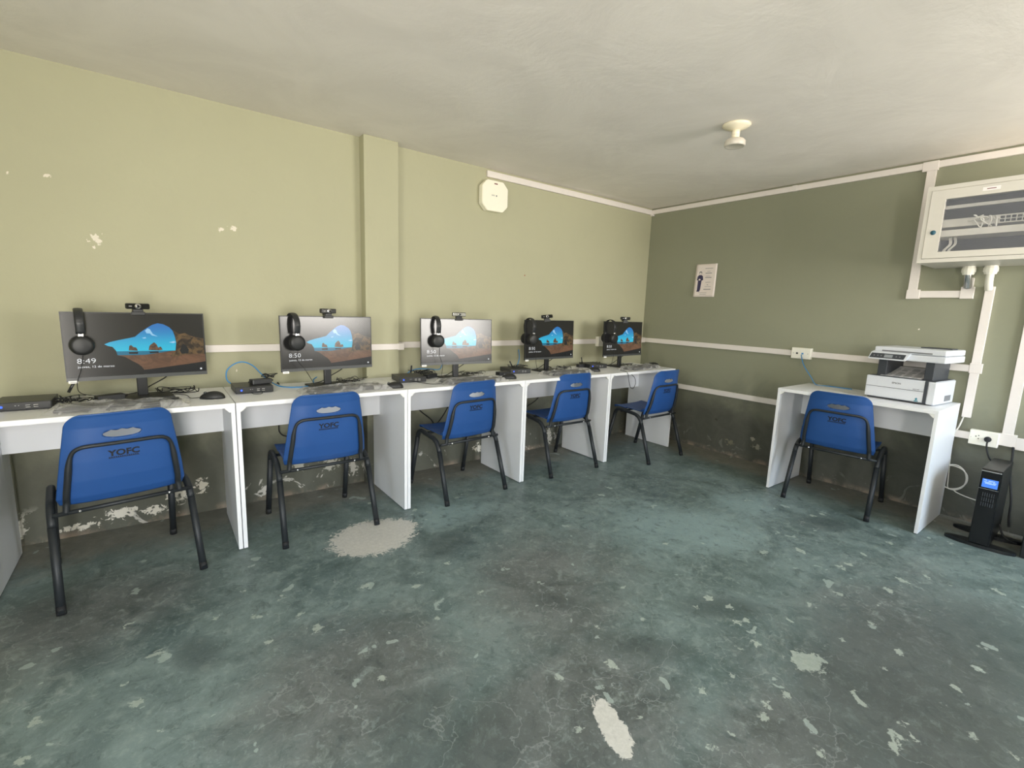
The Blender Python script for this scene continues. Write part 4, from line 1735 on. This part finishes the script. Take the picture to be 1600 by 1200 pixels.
# ------------------------------------------------------------------ wall cabinet
CX, CY0, CY1, CZ0, CZ1 = -.415, -2.278, -2.90, 1.594, 2.024
t = thing('network_cabinet', 'cream metal wall cabinet with a glazed door, at the right edge above the desk', 'cabinet', (0, 0, 0), 0)
bm = nb()
th = .012
add_box(bm, CX + .0201, -.0005, CY0 - th, CY0, CZ0, CZ1)
add_box(bm, CX + .0201, -.0005, CY1, CY1 + th, CZ0, CZ1)
add_box(bm, CX + .0201, -.0005, CY1 + th, CY0 - th, CZ0, CZ0 + th)
add_box(bm, CX + .0201, -.0005, CY1 + th, CY0 - th, CZ1 - th, CZ1)
# front rim around the door
rw = .020
add_box(bm, CX, CX + .02, CY0 - rw, CY0, CZ0, CZ1)
add_box(bm, CX, CX + .02, CY1, CY1 + rw, CZ0, CZ1)
add_box(bm, CX, CX + .02, CY1 + rw, CY0 - rw, CZ0, CZ0 + rw * 1.1)
add_box(bm, CX, CX + .02, CY1 + rw, CY0 - rw, CZ1 - rw * 1.2, CZ1)
link('housing', bm, 'rack_paint', t)
bm = nb()
add_box(bm, -.02, -.001, CY1 + th, CY0 - th, CZ0 + th, CZ1 - th)
link('back_panel', bm, 'rack_dark', t)
# door frame with window hole
dy0, dy1, dzz0, dzz1 = CY0 - rw - .002, CY1 + rw + .002, CZ0 + rw * 1.1 + .002, CZ1 - rw * 1.2 - .002
wy0, wy1, wz0, wz1 = dy0 - .066, dy1 + .066, dzz0 + .035, dzz1 - .052
bm = nb()
xa, xb = CX - .004, CX + .012
add_box(bm, xa, xb, wy0, dy0, dzz0, dzz1)
add_box(bm, xa, xb, dy1, wy1, dzz0, dzz1)
add_box(bm, xa, xb, wy1, wy0, dzz0, wz0)
add_box(bm, xa, xb, wy1, wy0, wz1, dzz1)
door = link('door', bm, 'rack_paint', t)
bm = nb()
add_box(bm, CX + .002, CX + .005, wy1 - .004, wy0 + .004, wz0 - .004, wz1 + .004)
link('glass_pane', bm, 'door_glass', door)
bm = nb()
add_lathe(bm, [(0, .006), (.010, .006), (.013, .002), (.013, 0), (0, 0)], 20, 0, (0, 0, 0), 'X')
for v in bm.verts:
    v.co = Vector((xa - abs(v.co.x) if True else 0, v.co.y + dy0 - .034, v.co.z + CZ0 + .17))
link('lock', bm, 'blue_lock', door)
bm = nb()
add_box(bm, xa - .0008, xa - .0001, -2.585, -2.515, dzz1 - .034, dzz1 - .014)
add_box(bm, xa - .0012, xa - .0009, -2.568, -2.532, dzz1 - .026, dzz1 - .022, mat=1)
tag(link('name_label', bm, ['white_sticker', 'brown_print'], door), 'small white label above the window')
# inside: rails, patch panel, shelf, white cables
bm = nb()
xi = -.33
add_box(bm, xi, xi + .018, CY1 + .03, CY0 - .03, 1.905, 1.922)
link('rail', bm, 'rack_paint', t)
bm = nb()
add_box(bm, xi, xi + .20, CY1 + .03, CY0 - .03, 1.800, 1.845, .002)
pp = link('switch_unit', bm, 'rack_paint', t)
for r_ in range(2):
    for k in range(10):
        bm = nb()
        yy = -2.60 - k * .022
        add_box(bm, xi - .003, xi + .0, yy - .0085, yy + .0085, 1.806 + r_ * .018, 1.819 + r_ * .018)
        link('data_port', bm, 'ups_gloss', pp)
bm = nb()
add_box(bm, xi - .02, xi + .15, CY1 + .03, CY0 - .03, 1.745, 1.782, .002)
link('patch_panel', bm, 'rack_paint', t)
bm = nb()
rnd = random.Random(7)
for k in range(9):
    y0 = -2.50 - rnd.random() * .12
    add_tube(bm, smooth_path([(xi - .004, y0, 1.82), (xi - .030, y0 + rnd.uniform(-.02, .02), 1.825 + rnd.uniform(-.01, .03)), (xi - .035, y0 + rnd.uniform(-.03, .05), 1.80 + rnd.uniform(-.03, .06)),
                              (xi - .020, y0 + rnd.uniform(-.05, .05), 1.79 + rnd.uniform(-.01, .06))], 6), .0032, 6)
for k in range(6):
    y0 = -2.36 - rnd.random() * .06
    add_tube(bm, smooth_path([(xi + .02, y0, 1.74), (xi - .01, y0 - .01, 1.70), (xi - .02, y0 + .01, 1.66), (xi - .015, y0 - .05, 1.635), (xi - .01, y0 - .16, 1.632), (xi, y0 - .25, 1.65)], 6), .0028, 6)
tag(link('patch_cables', bm, 'white_cable', t), 'white patch cables behind the glass')
for yg, lab in ((-2.456, 0), (-2.553, 1)):
    bm = nb()
    add_lathe(bm, [(0, 0), (.031, 0), (.031, -.010), (.034, -.012), (.034, -.034), (.031, -.036), (.027, -.050), (0, -.050)], 12, 0, (-.075, yg, CZ0 - .0005), smooth=False)
    link('cable_gland', bm, 'cream_pvc', t)
    bm = nb()
    add_tube(bm, smooth_path([(-.070, yg, CZ0 - .045), (-.060, yg, CZ0 - .075), (-.032, yg, CZ0 - .125)] if lab == 0 else [(-.072, yg, CZ0 - .045), (-.066, yg, CZ0 - .09), (-.045, yg - .002, CZ0 - .14)], 6), .019, 14)
    link('gland_pipe', bm, 'cream_pvc' if lab else 'silver', t)

# ------------------------------------------------------------------ printer
PO, PA = (-.352, -2.101, ZD), R(-94.8)
t = thing('printer', 'white multifunction printer with a sheet in its tray, on the printer desk', 'printer', PO, PA)
w, d = .355, .325
bm = nb()
add_box(bm, 0, w - .046, 0, d, .012, .146, .006)
add_box(bm, w - .046, w, .012, d, .012, .146, .003)
add_box(bm, .012, w - .01, .02, d - .03, .002, .0125, 0, 1)
link('lower_body', bm, ['printer_white', 'printer_grey'], t)
bm = nb()
add_box(bm, .006, w - .052, -.0012, .0004, .0785, .0810)
add_box(bm, .006, w - .052, -.0012, .0004, .010, .0125)
link('tray_seam', bm, 'printer_grey', t)
bm = nb()
add_box(bm, w - .049, w - .034, -.003, .006, .010, .146, .001)
link('side_strip', bm, 'printer_grey', t)
bm = nb()
add_box(bm, w - .034, w + .010, -.003, .10, .006, .144, .008, seg=3)
add_box(bm, w - .034, w + .008, .09, d - .01, .006, .144, .004)
link('ink_tank_cover', bm, 'printer_white', t)
bm = nb()
add_box(bm, w + .008, w + .0095, .16, .26, .02, .055)
tag(link('side_label', bm, 'grey_print', t), 'grey label on the side')
for x0_, x1_ in ((.035, .085), (w - .055, w - .03)):
    bm = nb()
    add_box(bm, x0_ if x0_ < .1 else w - .075, x1_ if x0_ < .1 else w - .030, .05, d - .02, .144, .262, .003)
    link('upright', bm, 'printer_grey', t)
bm = nb()
add_box(bm, .010, w - .004, .012, d - .01, .1435, .148, .001)
link('tray_floor', bm, 'printer_grey', t)
# scanner
bm = nb()
add_box(bm, .015, w + .028, .005, d + .005, .258, .298, .006)
add_box(bm, .018, w + .026, .008, d + .003, .300, .336, .007)
sc_o = link('scanner_unit', bm, 'printer_white', t)
bm = nb()
add_box(bm, .06, w - .04, .0062, .009, .3065, .3150, .001)
link('lid_groove', bm, 'grey_print', sc_o)
bm = nb()
add_box(bm, .20, w + .0, .18, .28, .3355, .342, .003)
link('lid_recess', bm, 'printer_grey', sc_o)
bm = nb()
fr = lambda u, v, q: (u, -.030 + v * .32 - q * .9, .254 + v - q * .25)
add_prism(bm, [(.0, 0), (.200, 0), (.216, .046), (.010, .046)], -.035, fr, 0, .003)
cpn = link('control_panel', bm, 'printer_white', t)
bm = nb()
add_prism(bm, [(.008, .010), (.190, .010), (.198, .040), (.016, .040)], .0010, fr, 0)
link('panel_face', bm, 'printer_grey', cpn)
bm = nb()
add_prism(bm, [(.086, .016), (.130, .016), (.132, .034), (.088, .034)], .0020, fr, 0)
link('display', bm, 'printer_lcd', cpn)
for u in (.032, .052, .070, .150, .168):
    bm = nb()
    add_prism(bm, [(u + .004 * math.cos(k), .025 + .004 * math.sin(k)) for k in [j * PI / 5 for j in range(10)]], .0020, fr, 0)
    link('button', bm, 'grey_print', cpn)
bm = nb()
fl = lambda u, v, q: (u, -.0014 - q, v)
add_text(bm, 'EPSON', .0095, lambda u, v, q: fl(.142 + u, .108 + v, q * 0), bold=.03, width=.046)
tag(link('maker_lettering', bm, 'grey_print', t), 'grey maker name on the front')
bm = nb()
add_text(bm, 'M2140', .006, lambda u, v, q: fl(.252 + u, .086 + v, q * 0), width=.032, bold=.02)
tag(link('model_lettering', bm, 'grey_print', t), 'small dark lettering on the front')
bm = nb()
add_prism(bm, [(.268, .030), (.284, .030), (.276, .040)], .0006, fl)
add_prism(bm, [(.272, .024), (.280, .024), (.280, .031), (.272, .031)], .0006, fl)
add_prism(bm, [(.266, .016), (.286, .016), (.286, .022), (.266, .022)], .0006, fl)
tag(link('paper_symbol', bm, 'teal_print', t), 'blue green symbol at the lower right')
# printed sheet on the output tray
t = thing('printed_sheet', 'printed sheet of paper lying in the output tray of the printer', 'paper', PO, PA)
ps = lambda u, v, q=0: (.060 + u * .215 + (v) * -.0, .030 + v * .235, .1505 + .052 * v ** 1.3 + q)
bm = nb()
G = {}
for i in range(7):
    for j in range(9):
        G[i, j] = bm.verts.new(ps(i / 6, j / 8))
for i in range(6):
    for j in range(8):
        bm.faces.new((G[i, j], G[i + 1, j], G[i + 1, j + 1], G[i, j + 1]))
link('sheet', bm, 'paper', t, smooth=True)
bm = nb()
rnd = random.Random(3)
for cx in (.06, .29, .52, .75):
    v = .04
    while v < .85:
        hgt = rnd.choice((.02, .02, .06))
        n_ = 1
        if not (.5 < v < .55):
            uu = cx + rnd.uniform(0, .02)
            ww = rnd.uniform(.12, .18)
            add_poly(bm, [ps(uu, v, .001), ps(uu + ww, v, .001), ps(uu + ww, v + hgt, .001), ps(uu, v + hgt, .001)])
        v += hgt + .025
tag(link('print', bm, 'light_grey_print', t), 'grey printed blocks')

# ------------------------------------------------------------------ tower power supply and battery box
t = thing('backup_power_supply', 'tall black tower power supply with a glowing blue display, right of the printer desk', 'power supply', (-.453, -2.724, 0), R(-89.4))
w, d, h = .085, .36, .437
bm = nb()
add_box(bm, 0, w, .008, d, .020, .020 + h, .004)
link('case', bm, 'ups_black', t)
bm = nb()
add_box(bm, .002, w - .002, 0, .010, .024, .016 + h, .003)
fp = link('front_panel', bm, 'ups_gloss', t)
bm = nb()
add_box(bm, .003, w - .003, -.001, .003, h + .006, h + .012, .0005)
add_box(bm, .003, w - .003, -.001, .001, h - .092, h - .090)
link('silver_strip', bm, 'silver', fp)
bm = nb()
add_box(bm, .012, w - .010, -.0022, .001, h - .082, h - .034, .001)
dsp = link('display', bm, 'lcd_blue', fp)
bm = nb()
for k, (u0, u1, v) in enumerate(((.018, .030, .065), (.036, .062, .062), (.020, .050, .054), (.024, .066, .047), (.054, .068, .054))):
    add_prism(bm, [(u0, v - .002), (u1, v - .002), (u1, v + .001), (u0, v + .001)], .0006, lambda u, vv, q: (u, -.0023 - q, h - .105 + vv))
link('display_marks', bm, 'lcd_text', dsp)
bm = nb()
for k in range(6):
    for r_ in range(3):
        add_box(bm, .022 + k * .009, .025 + k * .009, -.0012, .001, h - .190 + r_ * .028, h - .168 + r_ * .028)
link('vent_slots', bm, 'printer_grey', fp)
for y_ in (.045, .27):
    bm = nb()
    add_prism(bm, [(.0425 + .150 * math.cos(a) * (1.0), .040 * math.sin(a)) for a in [k * PI / 12 for k in range(24)]], .0185, lambda u, v, q: (u, y_ + v, .0005 + q), 0, .003)
    link('stand_foot', bm, 'ups_black', t)

t = thing('battery_box', 'black battery box with a pale printed panel, cut by the right edge of the photo', 'battery box', (-.40, -2.925, 0), R(-86))
bm = nb()
add_box(bm, 0, .17, 0, .30, .001, .205, .004)
link('case', bm, 'ups_black', t)
bm = nb()
fq = lambda u, v, q: (u, -.0008 - q, v)
for (u0, u1, v0, v1) in ((.02, .15, .155, .158), (.02, .15, .055, .058), (.02, .023, .055, .158), (.147, .15, .055, .158)):
    add_prism(bm, [(u0, v0), (u1, v0), (u1, v1), (u0, v1)], .0006, fq)
for k in range(3):
    for j in range(5):
        add_prism(bm, [(.034 + k * .036, .068 + j * .016), (.056 + k * .036, .068 + j * .016), (.056 + k * .036, .072 + j * .016), (.034 + k * .036, .072 + j * .016)], .0006, fq)
tag(link('printed_panel', bm, 'grey_print', t), 'pale printed grid on the front')

cable('power_lead', [(-.03, -2.785, .53), (-.035, -2.79, .48), (-.06, -2.80, .36), (-.075, -2.825, .22), (-.07, -2.83, .12), (-.09, -2.84, .06)], .0055, 'black_rubber', 'black lead hanging from the low trunking behind the black tower')
cable('power_lead', [(-.22, -2.812, .10), (-.25, -2.835, .055), (-.26, -2.86, .035), (-.27, -2.90, .03)], .005, 'black_rubber', 'short black lead between the black tower and the battery box')
# coiled white lead behind the printer desk
pts = []
cy, cz = -2.548, .268
for k in range(27):
    a = R(-100 + k * 30)
    rr = .072 + .004 * math.sin(k * 1.3)
    pts.append((-.022 - .0006 * k, cy - rr * math.cos(a) * .95, cz + rr * math.sin(a) * 1.1))
pts += [(-.035, cy - .02, .185), (-.04, cy - .08, .165), (-.05, cy - .15, .16)]
pts = [(-.012, cy + .035, .53), (-.014, cy + .03, .40), (-.018, cy + .02, .25)] + pts
cable('white_lead', pts, .0035, 'white_cable', 'coiled white lead hanging on the wall behind the printer desk', n=4)
cable('white_lead', [(-.012, -2.545, .664), (-.03, -2.535, .60), (-.035, -2.52, .55), (-.03, -2.51, .46)], .004, 'white_cable', 'white lead dropping from the vertical trunking beside the printer desk')
